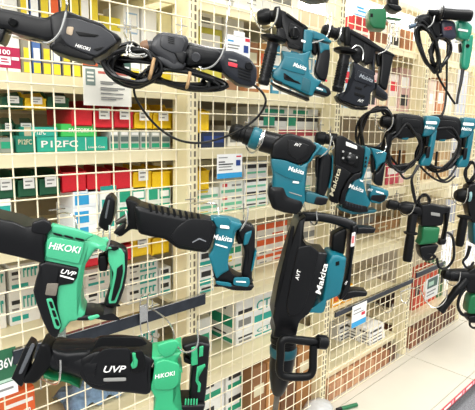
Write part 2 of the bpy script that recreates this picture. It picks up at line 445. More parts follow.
# left bay, upper packs on shelf one
packs = [(21, 30, '#8f8c7c', 'grey and yellow'), (31, 40, '#4d6ea8', 'blue'), (41, 50, '#77736c', 'dark grey and yellow'), (51, 60, '#2f5298', 'royal blue'), (61, 70, '#7c7a70', 'grey'), (71, 80, '#6f6d68', 'charcoal'), (81, 90, '#e6d24a', 'yellow'), (91, 99, '#d9d8cf', 'pale')]
for k, (a, b, c, nm) in enumerate(packs):
    pan = [(.1, .03, .9, .16, YELPR), (.15, .2, .85, .34, WHITE if k % 2 else YELPR), (.08, .62, .92, .95, (YELPR, WHITE, YELPR, ORPR, YELPR, YELPR, WHITE, YELPR)[k])]
    item('blister_pack', f'tall {nm} pack behind the dark saw, '+['leftmost', 'second from left', 'third from left', 'fourth from left', 'fifth from left', 'sixth from left', 'seventh from left', 'rightmost'][k]+' of the row', 'pack', (a, -6, b, 70), .12, .03, c, SH['s1'], pan, 'tall packs on the left bay shelf')
item('carton', 'white carton with a pale blue print beside the leftmost tall pack', 'carton', (2, -8, 19, 66), .13, .1, '#f2f2ee', SH['s1'], [(.1, .5, .9, .7, BLUEPR), (.1, .1, .9, .3, YELPR)])
item('display_tub', 'yellow tub with a white band behind the dark saw nose', 'tub', (100, 17, 123, 80), .16, .12, '#e6d33a', SH['s1'], [(.05, .55, .9, .8, WHITE)])
item('carton', 'tall white carton printed with a blue square, left of the pair', 'carton', (124, 5, 140, 80), .14, .12, '#f6f6f4', SH['s1'], [(.15, .64, .85, .9, mat('pale_blue_print', '#9ab9d6', .5)), (.19, .66, .81, .88, WHITE), (.1, .4, .9, .48, BLUEPR), (.1, .05, .9, .2, YELPR)])
item('carton', 'tall white carton with yellow base, right of the pair', 'carton', (142, 8, 157, 80), .14, .12, '#f6f6f4', SH['s1'], [(.1, .4, .9, .55, BLUEPR), (.1, .05, .9, .2, YELPR)])
item('carton', 'yellow carton between the white pair and the upright', 'carton', (159, 14, 172, 80), .14, .12, '#efe6b4', SH['s1'], [(.1, .1, .9, .3, YELPR)])
# row of bins under shelf one
binrail(0, 1.395, .262, 'behind the upper left bins')
gl = 'with a white label, '
bin_('dark green bin '+gl+'top row at the left edge', 'green', (1, 91, 23, 109), .13, group=G)
bin_('small yellow bin between two dark green bins', 'yellow', (24.5, 92, 46, 110), .13, group=G)
bin_('dark green bin '+gl+'right of the small yellow bin', 'green', (47, 91, 69, 109), .13, group=G)
bin_('red bin above the light green box', 'red', (71, 100, 92, 126), .13, lab=False, group=G)
bin_('red bin with white label, below the hanging notice', 'red', (93, 101, 113, 128), .13, group=G)
bin_('red bin with white label, touching the yellow bins', 'red', (114, 102, 133, 128), .13, group=G)
bin_('yellow bin with white label, right of the upper red bins', 'yellow', (134, 103, 152, 129), .13, group=G)
bin_('yellow bin at the right end of the upper left row', 'yellow', (153, 104, 171, 129), .13, group=G)
bin_('dark green bin standing at the left edge, below the top row', 'green', (1, 118, 14, 136), .17, .1, group=G)
bin_('dark green bin above the dark teal box', 'green', (15, 118, 35, 136), .17, .1, group=G)
# boxes on shelf two
S = SH['s2']
item('parts_box', 'grey and green box at the left edge under a green bin', 'box', (0, 138, 14, 152), .1, .06, '#8e958b', S, [(.05, .3, .95, .75, GRNPR)])
item('parts_box', 'dark teal box lettered in white, left end of the teal boxes', 'box', (16, 136, 36, 152), .1, .06, '#1b7d68', S, texts=[('P12FC', .1, .5, .8, .3, GOLD)])
big = item('parts_box', 'large bright teal box with bold white P12FC lettering', 'box', (37, 137, 108, 152), .1, .06, '#27ab94', S, [(.66, .05, .67, .95, WHITE)], texts=[('P12FC', .05, .32, .55, .45, WHITE), ('Lower-Cost', .7, .2, .95, .16, WHITE)])
zt = big.location.z+.0455
def top_of(o): return o.location.z+max(v.co.z for v in o.data.vertices)
item('parts_box', 'small teal box lying on the large teal box', 'box', (24, 127, 58, 137), .103, .05, '#2aa38e', top_of(big), [(0, 0, .2, 1, mat('kraft_print', '#b9ad90', .6))], texts=[('P12FC', .28, .25, .62, .5, WHITE)])
item('parts_box', 'light green box lying on the large teal box', 'box', (61, 124, 97, 136), .103, .05, '#3fc05a', top_of(big), texts=[('FACTORY 1', .2, .35, .85, .33, WHITE)])
for k in range(6):
    item('small_parts_pack', 'small clear and green parts pack right of the teal box, '+['first', 'second', 'third', 'fourth', 'fifth', 'last'][k]+' from the left', 'pack', (109.5+k*10.3, 131+k*.3, 119+k*10.3, 151), .1, .05, '#b9beb6', S, [(.1, .1, .9, .35, GRNPR), (.1, .45, .9, .72, mat('slate_print', '#5c6a68', .6)), (.15, .8, .85, .95, WHITE)], 'small parts packs on the second shelf')
# bins under shelf two
binrail(0, 1.20, .262, 'behind the middle left bins')
bin_('dark green bin with white label at the left edge, below the second shelf', 'green', (-6, 172, 16, 199), .13, group=G, lip=.62)
bin_('dark green bin with white label, middle of three below the second shelf', 'green', (17.5, 171, 38, 197), .13, group=G, lip=.62)
bin_('dark green bin with white label beside the red bins below the second shelf', 'green', (39, 170, 60, 195), .13, group=G, lip=.62)
bin_('plain red bin, leftmost of three below the second shelf', 'red', (62, 169, 86, 192), .13, lab=False, group=G, lip=.85)
bin_('plain red bin, middle of three below the second shelf', 'red', (87, 169, 111, 191), .13, lab=False, group=G, lip=.85)
bin_('plain red bin, rightmost of three below the second shelf', 'red', (112, 169, 132, 189), .13, lab=False, group=G, lip=.85)
bin_('yellow bin with a small label beside the plain red bins', 'yellow', (133, 168, 151, 190), .13, group=G, lip=.8)
bin_('plain yellow bin by the upright below the second shelf', 'yellow', (152, 168, 170, 189), .13, lab=False, group=G, lip=.8)
# stack risers on shelf three carrying small boxes
S = SH['s3']
def stack(name, labels, cat, x0, x1, ytop, ybot, n, y, d, col, stand, panels, group, texts=(), side=()):
    base = stand; prev = None; vm = (ytop+ybot)/2; hh = (ybot-ytop)/n
    for k in range(n):
        t = item(name, labels[k], cat, (x0, ybot-(k+1)*hh+.3, x1, ybot-k*hh), y, d, col, base, panels, group, texts, side=side)
        base = top_of(t)
WG = [(.05, .12, .95, .4, TEALPR), (.1, .55, .6, .85, BLKPR)]
WG2 = [(.08, .15, .55, .42, TEALPR), (.08, .6, .9, .85, GREYPR)]
names = 'on the third shelf of the left bay'
stack('parts_box', ['small white box with green print, lower one at the left edge of the third shelf', 'small white box with green print, upper one at the left edge of the third shelf'], 'box', -2, 12, 198, 258, 2, .1, .1, '#eef0ea', S, [(.08, .3, .92, .75, TEALPR)], 'white boxes on the third shelf')
stack('parts_box', ['white box with blue print, lowest of the pile under the red bins', 'white box with blue print, middle of the pile under the red bins', 'white box with blue print, topmost of the pile under the red bins'], 'box', 73, 99, 189, 243, 3, .1, .1, '#eff3f5', S, [(.06, .15, .6, .8, BLUEPR), (.65, .2, .95, .5, WHITE)], 'white boxes on the third shelf')
stack('parts_box', ['white box with pale teal edge right of the blue printed pile, lower', 'white box with pale teal edge right of the blue printed pile, upper'], 'box', 100, 117, 185, 240, 2, .1, .1, '#eceee6', S, [(.02, .84, .98, .98, TEALPR), (.1, .2, .9, .5, TEALPR)], 'white boxes on the third shelf')
stack('parts_box', ['green and white box below the yellow labelled bin, bottom', 'green and white box below the yellow labelled bin, middle', 'green and white box below the yellow labelled bin, top'], 'box', 118, 146, 187, 236, 3, .1, .1, '#e9ece2', S, [(.05, .15, .45, .85, GRNPR), (.5, .2, .95, .8, GRNPR), (.53, .3, .92, .7, WHITE)], 'white boxes on the third shelf')
stack('parts_box', ['green and white box nearest the upright, bottom of its stack', 'green and white box nearest the upright, middle of its stack', 'green and white box nearest the upright, top of its stack'], 'box', 147.5, 171, 186, 231, 3, .1, .1, '#e9ece2', S, [(.05, .15, .42, .85, GRNPR), (.5, .15, .95, .85, GRNPR), (.54, .3, .9, .7, WHITE)], 'white boxes on the third shelf')
# lowest bins and the white boxes on shelf four
binrail(0, .99, .262, 'behind the lowest left bins')
bin_('red bin behind the green saw handle', 'red', (82, 243, 108, 266), .13, group=G, lip=.7)
bin_('red bin beside the lowest yellow bin', 'red', (109, 240, 131, 262), .13, lab=False, group=G, lip=.7)
bin_('yellow bin with black and white label below the black saw', 'yellow', (132, 234, 151, 256), .13, group=G, lip=.75)
bin_('plain yellow bin below the black saw, nearest the upright', 'yellow', (152, 232, 169, 254), .13, lab=False, group=G, lip=.75)
S = SH['s4']
LET = lambda x0, x1, z0, z1, n, mm: [q for k in range(n) for q in ((x0+(x1-x0)*k/n, z0, x0+(x1-x0)*(k+.3)/n, z1, mm), (x0+(x1-x0)*(k+.3)/n, z1-(z1-z0)*.25, x0+(x1-x0)*(k+.75)/n, z1, mm))]
BX = [(.06, .12, .6, .26, TEALPR), (.08, .62, .36, .74, BLKPR), (.08, .44, .3, .5, GREYPR)]+LET(.45, .95, .48, .82, 4, TEALPR)
SD = [(.2, .15, .85, .4, TEALPR)]
gS = 'white boxes with green print on the fourth shelf'
stack('parts_box', ['white box with green print at the left edge of the fourth shelf, lower', 'white box with green print at the left edge of the fourth shelf, upper'], 'box', -22, 6, 271, 322, 2, .3, .14, '#efefea', S, BX, gS)
stack('parts_box', ['white box with green print behind the saw grip, lower', 'white box with green print behind the saw grip, upper'], 'box', 9, 40, 263, 316, 2, .3, .14, '#efefea', S, BX, gS)
stack('parts_box', ['white box with green print behind the saw handle, lower', 'white box with green print behind the saw handle, upper'], 'box', 86, 116, 267, 304, 2, .25, .14, '#efefea', S, BX, gS)
stack('parts_box', ['flat white box below the yellow bins, bottom of three', 'flat white box below the yellow bins, middle of three', 'flat white box below the yellow bins, top of three'], 'box', 127, 158, 261, 297, 3, .22, .16, '#f1f1ec', S, [(.4, .12, .95, .28, TEALPR), (.08, .6, .36, .78, BLKPR), (.08, .2, .3, .3, GREYPR)]+LET(.42, .95, .48, .85, 4, TEALPR), gS)
stack('parts_box', ['narrow white box beside the flat boxes, bottom of its stack', 'narrow white box beside the flat boxes, top of its stack'], 'box', 159.5, 171, 267, 294, 2, .22, .16, '#f1f1ec', S, [(.1, .1, .9, .35, TEALPR), (.1, .55, .8, .85, BLKPR)], gS)
# shelf five, left bay
S = SH['s5']
t = item('carton', 'orange carton behind the lower saw shoe', 'carton', (-8, 393, 36, 430), .1, .2, '#e5642c', S, [(.3, .78, .95, .84, WHITE)], texts=[('CLEANER', .3, .55, .9, .14, WHITE)])
bm = bmesh.new(); bmesh.ops.create_grid(bm, x_segments=26, y_segments=20, size=.5)
for v in bm.verts:
    x, y = v.co.x, v.co.y; v.co = Vector((x*.19, y*.14, .045*(1-(2*x)**2)*(1-(2*y)**2)+.012*sin(19*x+3*y)*cos(13*y)+.012+.004*random.random()))
P = W(93, 393, .2); c_ = mesh_obj('folded_cloth', bm, CLOTH, None, (P.x, .22, SH['s5']+.001))
sm = c_.modifiers.new('thickness', 'SOLIDIFY'); sm.thickness = .004; sm.offset = 1
tag(c_, 'crumpled pale blue cloth lying on the lowest left shelf', 'cloth')
stack('parts_box', ['white box with green print behind the lower saw body, lower', 'white box with green print behind the lower saw body, upper'], 'box', 118, 158, 328, 400, 2, .25, .15, '#efefea', S, BX, 'white boxes on the fifth shelf')

# ---- second bay
S = SH['s1']
item('carton', 'yellow green carton under a white pack beside the slotted upright', 'carton', (198, 28, 222, 90), .16, .15, '#c8c04a', S, [(.1, .1, .7, .25, WHITE), (.1, .7, .9, .9, WHITE)])
k1 = item('carton', 'brown carton behind the grey grinder', 'carton', (223, 48, 243, 90), .16, .15, '#8d6a4f', S, [(.1, .3, .9, .5, GOLD)])
item('carton', 'white pack lying across the yellow green carton', 'carton', (198, 8, 222, 27), .16, .15, '#f8f8f6', W(210, 28.5, .16).z, [(.1, .2, .5, .5, GREYPR)]) 
item('carton', 'white pack resting on the brown carton', 'carton', (224, 16, 244, 47), .16, .15, '#f5f4f0', top_of(k1), [(.1, .2, .7, .4, GREYPR)])
for k, (a, b, c, nm) in enumerate([(244.5, 258, '#a06f4a', 'brown'), (259, 271, '#c98f4e', 'tan'), (272, 281, '#3f8fb0', 'blue'), (281.5, 290, '#eef0f0', 'white'), (290.5, 300, '#2e86ad', 'deep blue'), (300.5, 312, '#7db4cc', 'pale blue'), (312.5, 326, '#f2f1ee', 'cream')]):
    item('catalogue_pack', nm+' upright pack behind the teal hammer, '+['first', 'second', 'third', 'fourth', 'fifth', 'sixth', 'last'][k]+' from the left', 'pack', (a, 42+k*1.5, b, 97), .14, .1, c, S, [(.12, .1, .88, .3, WHITE), (.12, .6, .88, .8, (GOLD, ORPR, WHITE, BLUEPR, WHITE, WHITE, BLUEPR)[k])], 'upright packs in the second bay')
S = SH['s0']
for k, (a, b, nm) in enumerate([(200, 232, 'left'), (234, 262, 'middle'), (264, 300, 'right')]):
    item('carton', 'white carton on the top shelf of the second bay, '+nm, 'carton', (a, -40, b, 4), .12, .2, '#f8f8f6', S, [(.1, .3, .8, .6, GREYPR)], 'cartons on the top shelf')
S = SH['s2']
binrail(1, 1.39, .262, 'behind the yellow bin of the second bay')
bin_('yellow bin right of the slotted upright, upper', 'yellow', (195, 108, 209, 133), .13, lab=False, group=G, lip=.85)
item('blister_pack', 'navy pack lying below the hammer drill nose', 'pack', (201, 131, 226, 147), .1, .08, '#1e2c4a', S, [(.1, .3, .9, .7, NAVYPR)])
item('carton', 'pale carton beside the navy pack', 'carton', (227.5, 126, 252, 147), .13, .1, '#e8e5da', S, [(.1, .2, .6, .5, GREYPR)])
gg = item('carton', 'white carton with red label behind the teal chipping hammer', 'carton', (276, 127, 318, 147), .12, .15, '#eceae4', S, [(.05, .5, .95, .85, mat('brick_print', '#a8404a', .5))])
item('carton', 'long white carton with black stripe and green marks over the red label', 'carton', (258, 108, 318, 126), .12, .15, '#f2f2ee', top_of(gg), [(0, .3, 1, .62, BLKPR), (.08, .05, .25, .5, GRNPR), (.45, .05, .6, .5, GRNPR), (.1, .7, .4, .9, GRNPR), (.55, .7, .8, .9, GRNPR)])
item('carton', 'kraft carton under the striped carton', 'carton', (253.5, 128, 275, 147), .12, .15, '#d9cdb4', S, [(.1, .3, .8, .6, WHITE)])
S = SH['s3']
binrail(1, 1.20, .262, 'behind the lower yellow bin of the second bay')
bin_('yellow bin right of the slotted upright, lower', 'yellow', (195, 168, 209, 190), .13, lab=False, group=G, lip=.85)
def row_stack(x0, x1, ytop, ybot, n, y, d, col, stand, panels, lab, gr, **k):
    ords = ['bottom', 'second from bottom', 'third from bottom', 'fourth from bottom', 'fifth from bottom'][:n]
    if n > 1: ords[-1] = 'top'
    stack('parts_box', [lab+', '+o_ for o_ in ords], 'box', x0, x1, ytop, ybot, n, y, d, col, stand, panels, gr, **k)
MINT = mat('mint_print', '#6fbf9a', .5, var=.02)
gW = 'green printed boxes in the second bay'
row_stack(196, 219, 188, 221, 3, .11, .14, '#eceee4', S, [(.05, .15, .95, .4, MINT), (.1, .62, .5, .8, YELPR)], 'white box with green band behind the price card', gW)
row_stack(220, 243, 181, 219, 3, .11, .14, '#eceee4', S, [(.05, .12, .95, .36, MINT), (.1, .6, .3, .85, REDPR), (.5, .6, .9, .75, GREYPR)], 'white box with green band right of the price card', gW)
row_stack(244, 268, 161, 215, 4, .11, .14, '#f0f0ec', S, [(.05, .5, .5, .78, BLKPR), (.6, .5, .95, .78, BLKPR), (.1, .1, .9, .25, MINT)], 'white box with black label below the hammer nose', gW)
row_stack(270, 312, 178, 208, 2, .13, .14, '#eceee4', S, [(.05, .15, .95, .4, MINT)], 'white and green box behind the teal hammer body', gW)
S = SH['s4']
row_stack(198, 214, 250, 304, 3, .14, .16, '#f0f0ec', S, [(.1, .1, .9, .4, TEALPR), (.2, .55, .8, .85, BLKPR)], 'white box right of the upright on the fourth shelf', gS)
row_stack(257, 287, 222, 268, 3, .26, .14, '#efeae2', S, [(0, .62, 1, .98, ORPR), (.08, .12, .3, .26, GREYPR), (.5, .12, .9, .3, ORPR)], 'white and orange box left of the demolition hammer', 'orange printed boxes')
row_stack(216, 242, 246, 285, 2, .26, .14, '#eef0ea', S, [(.08, .2, .6, .5, YELPR), (.5, .6, .95, .9, GRNPR)], 'white and yellow box behind the saw handle', gS)
row_stack(288.5, 318, 222, 262, 2, .26, .14, '#e9e2d4', S, [(.1, .2, .9, .5, GREYPR)], 'pale box behind the demolition hammer', 'pale boxes behind the demolition hammer')
S = SH['s5']
CT = [(.35, .1, .98, .3, TEALPR), (.04, .5, .3, .62, BLKPR), (.05, .15, .28, .35, GREYPR)]
row_stack(236, 286, 291, 356, 2, .16, .2, '#f6f6f2', S, CT, 'big white carton lettered in green below the fourth shelf', 'big white cartons lettered in green', texts=[('CTUN', .38, .45, .95, .3, TEALPR)], side=[(.1, .12, .8, .42, GRNPR), (.3, .6, .7, .72, BLKPR)])
row_stack(197, 212, 318, 370, 2, .2, .16, '#eef0ea', S, [(.1, .1, .8, .4, GRNPR)], 'white carton by the upright on the fifth shelf', 'small cartons on the fifth shelf')
row_stack(288, 314, 280, 338, 2, .16, .2, '#f1efe8', S, [(.1, .1, .9, .3, TEALPR)], 'white carton behind the hammer barrel', 'cartons behind the hammer')
S = ZD
row_stack(226, 250, 366, 432, 3, .12, .16, '#f2f2ec', S, [(.08, .12, .55, .35, GRNPR), (.1, .55, .6, .75, BLKPR), (.55, .12, .92, .5, GRNPR)], 'white box with green print at the foot of the second bay', 'boxes at the foot of the second bay')
row_stack(198, 224, 376, 450, 3, .12, .16, '#f2f2ec', S, [(.08, .12, .9, .35, GRNPR), (.1, .55, .6, .75, BLKPR)], 'white box with green print by the upright foot', 'boxes at the foot of the second bay')
for k, (a, b) in enumerate([(252, 266), (267, 281), (282, 297), (298, 313)]):
    item('carton', 'brown carton at the foot of the second bay, '+['first', 'second', 'third', 'last'][k]+' from the left', 'carton', (a, 352-k*8, b, 412-k*8), .06, .15, ['#8b5f38', '#b5824c', '#6f4a2e', '#a77747'][k], S, [(.15, .6, .85, .75, GOLD)], 'brown cartons at the foot', top=.41)

# ---- third bay
S = 1.435
for k, (a, b, top, c, nm) in enumerate([(333, 343, 60, '#e9e8e2', 'white'), (344, 352, 62, '#b8cfdd', 'pale blue'), (353, 366, 50, '#f3e9e4', 'white'), (367, 377, 72, '#e7c9c2', 'pink'), (378, 388, 70, '#c9a184', 'tan'), (389, 398, 74, '#e8dcd2', 'cream'), (399, 410, 68, '#d7b0a6', 'rose')]):
    item('blister_pack', nm+' pack behind the mesh above the corded drills, '+['first', 'second', 'third', 'fourth', 'fifth', 'sixth', 'last'][k]+' from the left', 'pack', (a, top, b, 107), .12, .12, c, S, [(.15, .55, .85, .8, REDPR if k % 2 else WHITE), (.15, .15, .85, .4, BLKPR if k % 3 == 0 else GOLD)], 'packs in the third bay')
S = 1.735
item('carton', 'red box with white side under the white hanging sign', 'box', (353, 17, 370, 43), .12, .15, '#c8323a', S, [(0, 0, 1, .45, WHITE), (.1, .1, .9, .35, mat('rose_print', '#c98d88', .5))])
item('carton', 'brown box behind the green tool on the top shelf', 'box', (374, 18, 388, 49), .12, .15, '#8e5a3c', S, [(.1, .5, .9, .8, WHITE)])
item('carton', 'white box beside the brown box on the top shelf', 'box', (389, 24, 400, 52), .12, .15, '#efece4', S, [(.1, .2, .9, .5, BLKPR)])
item('carton', 'copper box nearest the third upright on the top shelf', 'box', (401, 30, 413, 55), .12, .15, '#a56f4a', S)
S = 1.045
for k, (a, b, top, c, nm) in enumerate([(333, 352, 170, '#e8e4d8', 'cream'), (353, 372, 168, '#9aa6a8', 'grey'), (373, 385, 166, '#d7c7a8', 'sand'), (386, 398, 164, '#c9485a', 'red'), (399, 408, 165, '#e6b7b4', 'pink')]):
    item('carton', nm+' carton behind the teal and black hammer, '+['first', 'second', 'third', 'fourth', 'last'][k]+' from the left', 'carton', (a, top, b, 195), .16, .16, c, S, [(.1, .5, .9, .8, WHITE)], 'cartons on the middle shelf of the third bay')
S = .745
item('carton', 'brown carton standing right of the demolition hammer', 'carton', (375, 222, 398, 246), .26, .14, '#a97f52', S, [(.1, .4, .5, .6, GOLD)])
item('carton', 'kraft carton on the same shelf as the brown carton, left of it', 'carton', (356, 214, 374, 250), .3, .14, '#8a7a66', S, [(.1, .5, .9, .8, GREYPR)])
item('carton', 'grey carton left of the kraft carton', 'carton', (334, 222, 354, 258), .3, .14, '#7f7c76', S, [(.1, .5, .9, .8, WHITE)])
S = .5
for k, (a, b) in enumerate([(332, 341.5), (342.5, 353)]):
    item('parts_box', ['left', 'right'][k]+' yellow box behind the demolition hammer bracket', 'box', (a, 289-k*3, b, 313-k*5), .1, .1, '#f2b41f', S, [(.2, .3, .6, .6, ORPR), (.1, .1, .9, .2, WHITE)], 'yellow boxes')
item('carton', 'pale carton right of the yellow boxes', 'carton', (366, 272, 388, 296), .2, .12, '#d9cfb8', S, [(.1, .2, .9, .4, WHITE)])
S = .215
DKP = mat('dark_print', '#4a4642', .6)
row_stack(370, 384, 326, 352, 4, .066, .15, '#f6f5f2', S, [(.05, .3, .8, .6, DKP)], 'white box with dark stripe in the neat stack of four', 'stack of striped white boxes', side=[(.06, .3, .4, .6, DKP), (.55, .3, .92, .6, DKP)])
row_stack(339, 352, 322, 366, 4, .2, .15, '#f0efeb', S, [(.05, .3, .95, .65, BLKPR)], 'narrow white box left of the neat stack', 'narrow white boxes')
item('case', 'dark brown case right of the stack of striped white boxes', 'case', (389, 296, 399, 332), .24, .15, '#3c2a25', S, [(.2, .3, .8, .6, mat('maroon_print', '#5a2c2c', .5))])
S = ZD
for k in range(9):
    a = 330+k*7.6
    item('carton', 'brown carton at the foot of the third bay, '+['first', 'second', 'third', 'fourth', 'fifth', 'sixth', 'seventh', 'eighth', 'last'][k]+' from the left', 'carton', (a, 362-k*4.6, a+7.2, 392-k*5), .016, .2, ['#b98a68', '#c39672', '#b58360', '#c79a74', '#b07c58', '#bd8d68', '#a87450', '#9c6a48', '#5a4030'][k], S, [(.3, 0, .36, 1, mat('tape_print', '#a67a56', .5))], 'brown cartons at the foot of the third bay', top=.172)
# ---- fourth bay
S = 1.435
for k, (a, b, top, c, nm) in enumerate([(418, 427, 76, '#efe6d6', 'cream'), (428, 436, 80, '#e9d3c2', 'peach'), (437, 445, 78, '#c98a62', 'copper'), (446, 453, 82, '#e7ddd0', 'pale')]):
    item('blister_pack', nm+' pack behind the hanging drill cables, '+['first', 'second', 'third', 'last'][k]+' from the left', 'pack', (a, top, b, 108), .12, .1, c, S, [(.2, .3, .8, .6, WHITE)], 'packs in the fourth bay')
S = 1.045
for k, (a, b, c, nm) in enumerate([(414, 425, '#b48c5c', 'brown'), (426, 437, '#8d6a44', 'dark brown'), (438, 449, '#c2a074', 'kraft')]):
    item('carton', nm+' carton below the corded drills, '+['first', 'second', 'last'][k]+' from the left', 'carton', (a, 152, b, 184), .16, .15, c, S, [(.1, .5, .7, .7, GOLD)], 'cartons below the drills')
S = .745
for k, (a, b, c, nm) in enumerate([(416, 428, '#c9aa7c', 'kraft'), (429, 441, '#a98458', 'brown')]):
    item('carton', nm+' carton behind the green breaker, '+['left', 'right'][k]+' one', 'carton', (a, 208, b, 236), .18, .15, c, S, [(.1, .5, .7, .7, GOLD)], 'cartons behind the green breaker')
S = .24
for k, (a, b, c, nm) in enumerate([(413, 420, '#c0452e', 'red'), (421, 428, '#d8552f', 'orange'), (429, 436, '#cf4c30', 'orange red'), (437, 443, '#4c7a4a', 'green')]):
    item('bottle_pack', 'tall '+nm+' pack below the lower rail, '+['first', 'second', 'third', 'last'][k]+' from the left', 'pack', (a, 276-k*4, b, 325), .12, .1, c, S, [(.2, .4, .8, .7, WHITE if k == 1 else BLKPR)], 'tall packs in the fourth bay')
S = ZD
for k in range(7):
    a = 411+k*6.2
    item('carton', 'dark brown carton at the foot of the fourth bay, '+['first', 'second', 'third', 'fourth', 'fifth', 'sixth', 'last'][k]+' from the left', 'carton', (a, 324-k*4, a+5.9, 344), .016, .2, ['#8f5a3c', '#6d4630', '#7c5034', '#5f3c2a', '#74492f', '#5a3a28', '#6b4630'][k], S, (), 'dark cartons at the foot of the fourth bay', top=.198)

# ------------------------------------------------------------------ cards hung on the mesh
def sign(name, label, rect, base, panels=(), texts=(), y=-.008, cat='price card', slant=0):
    x0, y0, x1, y1 = rect; um, vm = (x0+x1)/2, (y0+y1)/2
    X0, X1 = W(x0, vm, y).x, W(x1, vm, y).x; Z1, Z0 = W(um, y0, y).z, W(um, y1, y).z
    o3 = Vector(((X0+X1)/2, y, Z0)); t = box_obj(name, X0, X1, y-.0006, y+.0006, Z0, Z1, base, None, 0, o3)
    tag(t, label, cat)
    for k, (a, b, c, e, mm) in enumerate(panels):
        box_obj('printed_panel', X0+(X1-X0)*a, X0+(X1-X0)*c, y-.0009-.0001*k, y-.00065-.0001*k, Z0+(Z1-Z0)*b, Z0+(Z1-Z0)*e, mm, t, 0, o3)
    for s, a, b, c, h, mm in texts:
        text_on(t, s, Vector((X0+(X1-X0)*a, y-.0045, Z0+(Z1-Z0)*b))-o3, Vector((1,0,0)), Vector((0,0,1)), (X1-X0)*(c-a), (Z1-Z0)*h, mm, 0, .02)
    return t
DGP = mat('notice_green', '#47665a', .5, var=.02); SAGE = mat('notice_sage', '#7f8f86', .5, var=.02); PAPER = mat('notice_paper', '#f3efe0', .6, var=.01)
lines = [(.34, z, b, z+.022, GREYPR) for z, b in ((.50, .72), (.46, .6), (.375, .85), (.335, .7), (.26, .55), (.255, .82), (.17, .8), (.13, .66))]
sign('hanging_notice', 'cream notice with green header and printed lines hung below the coiled cable', (83, 59, 131, 106), PAPER, [(.0, .8, 1, 1, DGP), (0, .82, .3, 1, mat('notice_rust', '#c8643e', .5)), (.3, .68, .92, .73, mat('notice_red', '#cf6a5a', .5)), (.05, .42, .24, .76, SAGE), (.08, .66, .21, .7, PAPER), (.08, .58, .21, .62, PAPER), (.08, .5, .21, .54, PAPER), (.72, .84, .96, .88, WHITE), (.36, .9, .7, .93, WHITE)]+lines, cat='notice')
sign('price_tag', 'dark red tag with a white box hung at the left edge under the black saw', (-6, 47, 20, 68), PINKPR, [(.2, .15, .62, .55, WHITE), (.25, .25, .55, .32, PINKPR), (.25, .38, .5, .45, PINKPR), (.66, .4, .95, .55, WHITE)], [('100', .2, .64, .6, .22, WHITE)])
sign('price_card', 'white price card with blue foot hanging below the chipping hammer nose', (217, 154, 242, 178), WHITE, [(0, 0, 1, .22, BLUEPR), (.05, .84, .4, .88, GREYPR), (.75, .86, .95, .92, REDPR), (.06, .66, .3, .71, BLKPR), (.06, .56, .62, .61, BLKPR), (.06, .46, .55, .5, GREYPR), (.06, .34, .6, .38, GREYPR), (.74, .5, .92, .74, NAVYPR)])
sign('price_card', 'white card showing a small dark tool, above the grinder rear', (226, 36, 250, 57), WHITE, [(.06, .68, .3, .76, BLUEPR), (.06, .5, .55, .56, GREYPR), (.06, .36, .5, .42, GREYPR), (.78, .8, .98, .95, REDPR), (.72, .25, .92, .6, NAVYPR), (.3, .98, .75, 1.22, WHITE)])
t = sign('price_card', 'dark green card lettered 36V at the lower left edge', (-6, 349, 17, 396), mat('notice_forest', '#2c6a48', .5), [(0, .0, 1, .28, WHITE), (0, .3, 1, .36, mat('notice_mint', '#bcd9c4', .5)), (.1, .12, .8, .17, GREYPR)], [('36V', .22, .62, .86, .2, WHITE)])
sign('price_card', 'white card with light blue foot hanging from the dark rail', (352, 304, 366, 325), WHITE, [(0, 0, 1, .25, BLUEPR), (.1, .75, .6, .8, GREYPR), (.1, .6, .8, .64, GREYPR), (.65, .42, .9, .56, REDPR)], y=-.024)
sign('price_card', 'white card with dark green picture hanging at the right end of the rail', (426, 277, 438, 297), WHITE, [(.1, .5, .9, .95, DGP), (.1, .3, .8, .36, GREYPR), (.1, .15, .7, .2, GREYPR), (.2, .6, .6, .8, mat('notice_mint', '#bcd9c4', .5))], y=-.024)
sign('hanging_sign', 'white sign with blue lettering high up left of the green tool', (353, 1, 368, 17), WHITE, [(.3, .3, .9, .42, BLUEPR), (.25, .5, .7, .62, BLUEPR), (.1, .05, .9, .12, BLUEPR)], cat='sign')

# ------------------------------------------------------------------ TOOLS
# lower green reciprocating saw
f = Fr('reciprocating_saw', 'green and black cordless saw lettered UVP, lowest at the front left', 'saw', 110, 362, -.24, 35)
f.slab('shoe_plate', [(28.5,340),(33,336.5),(37,339),(37,346),(24,384),(19,386),(12,379),(13,376)], .05, BLK, 0, .005)
f.slab('shoe_slot', [(31,344),(34,343),(35,346),(22,374),(18,374)], .003, mat('slot_grey', '#55585c', .3), .0255, .001)  # mid-grey strip laid on the black shoe plate
f.slab('shoe_guard', [(45,336),(52,332.5),(58,340),(58,352),(52.6,362),(36,383.6),(25,383.6),(23,379),(34,362),(41,345)], .06, BLK2, 0, .008)
f.lathe('blade_clamp', (37,352), (48,354), [(0,1.5),(.3,1.8),(.35,2.6),(.6,2.8),(1,2.8)], mat('gunmetal', '#3d3b38', .35, metal=.8), .01)
f.lathe('barrel', (52,354), (98,360), [(0,13),(.15,15.5),(.5,17),(.8,20),(1,21)], GRAPH, 0)
f.slab('lower_trim', [(44,371.5),(49,367),(62,368),(75.6,370.5),(82,384),(79,385.5),(67,380),(52,378)], .055, DGRN, 0, .004)
f.slab('barrel_shell', [(55,337.5),(72,338),(92,336.5),(98,345),(88,369),(76,370.5),(56,368)], .075, GRAPH, 0, .012)
b = f.slab('front_housing', [(84,349),(91,341),(100,335.5),(120,334.5),(141,336.5),(152,343),(155,352),(151,362),(151.6,386),(146,394.5),(131,392.5),(106,391),(92,388),(83,380),(80,368)], .085, BLK, 0, .012, dome=.004)
f.slab('top_ribs', [(100,336),(141,337),(148,344),(140,347),(104,346),(92,349)], .006, BLK2, .044, .002, parent=b)
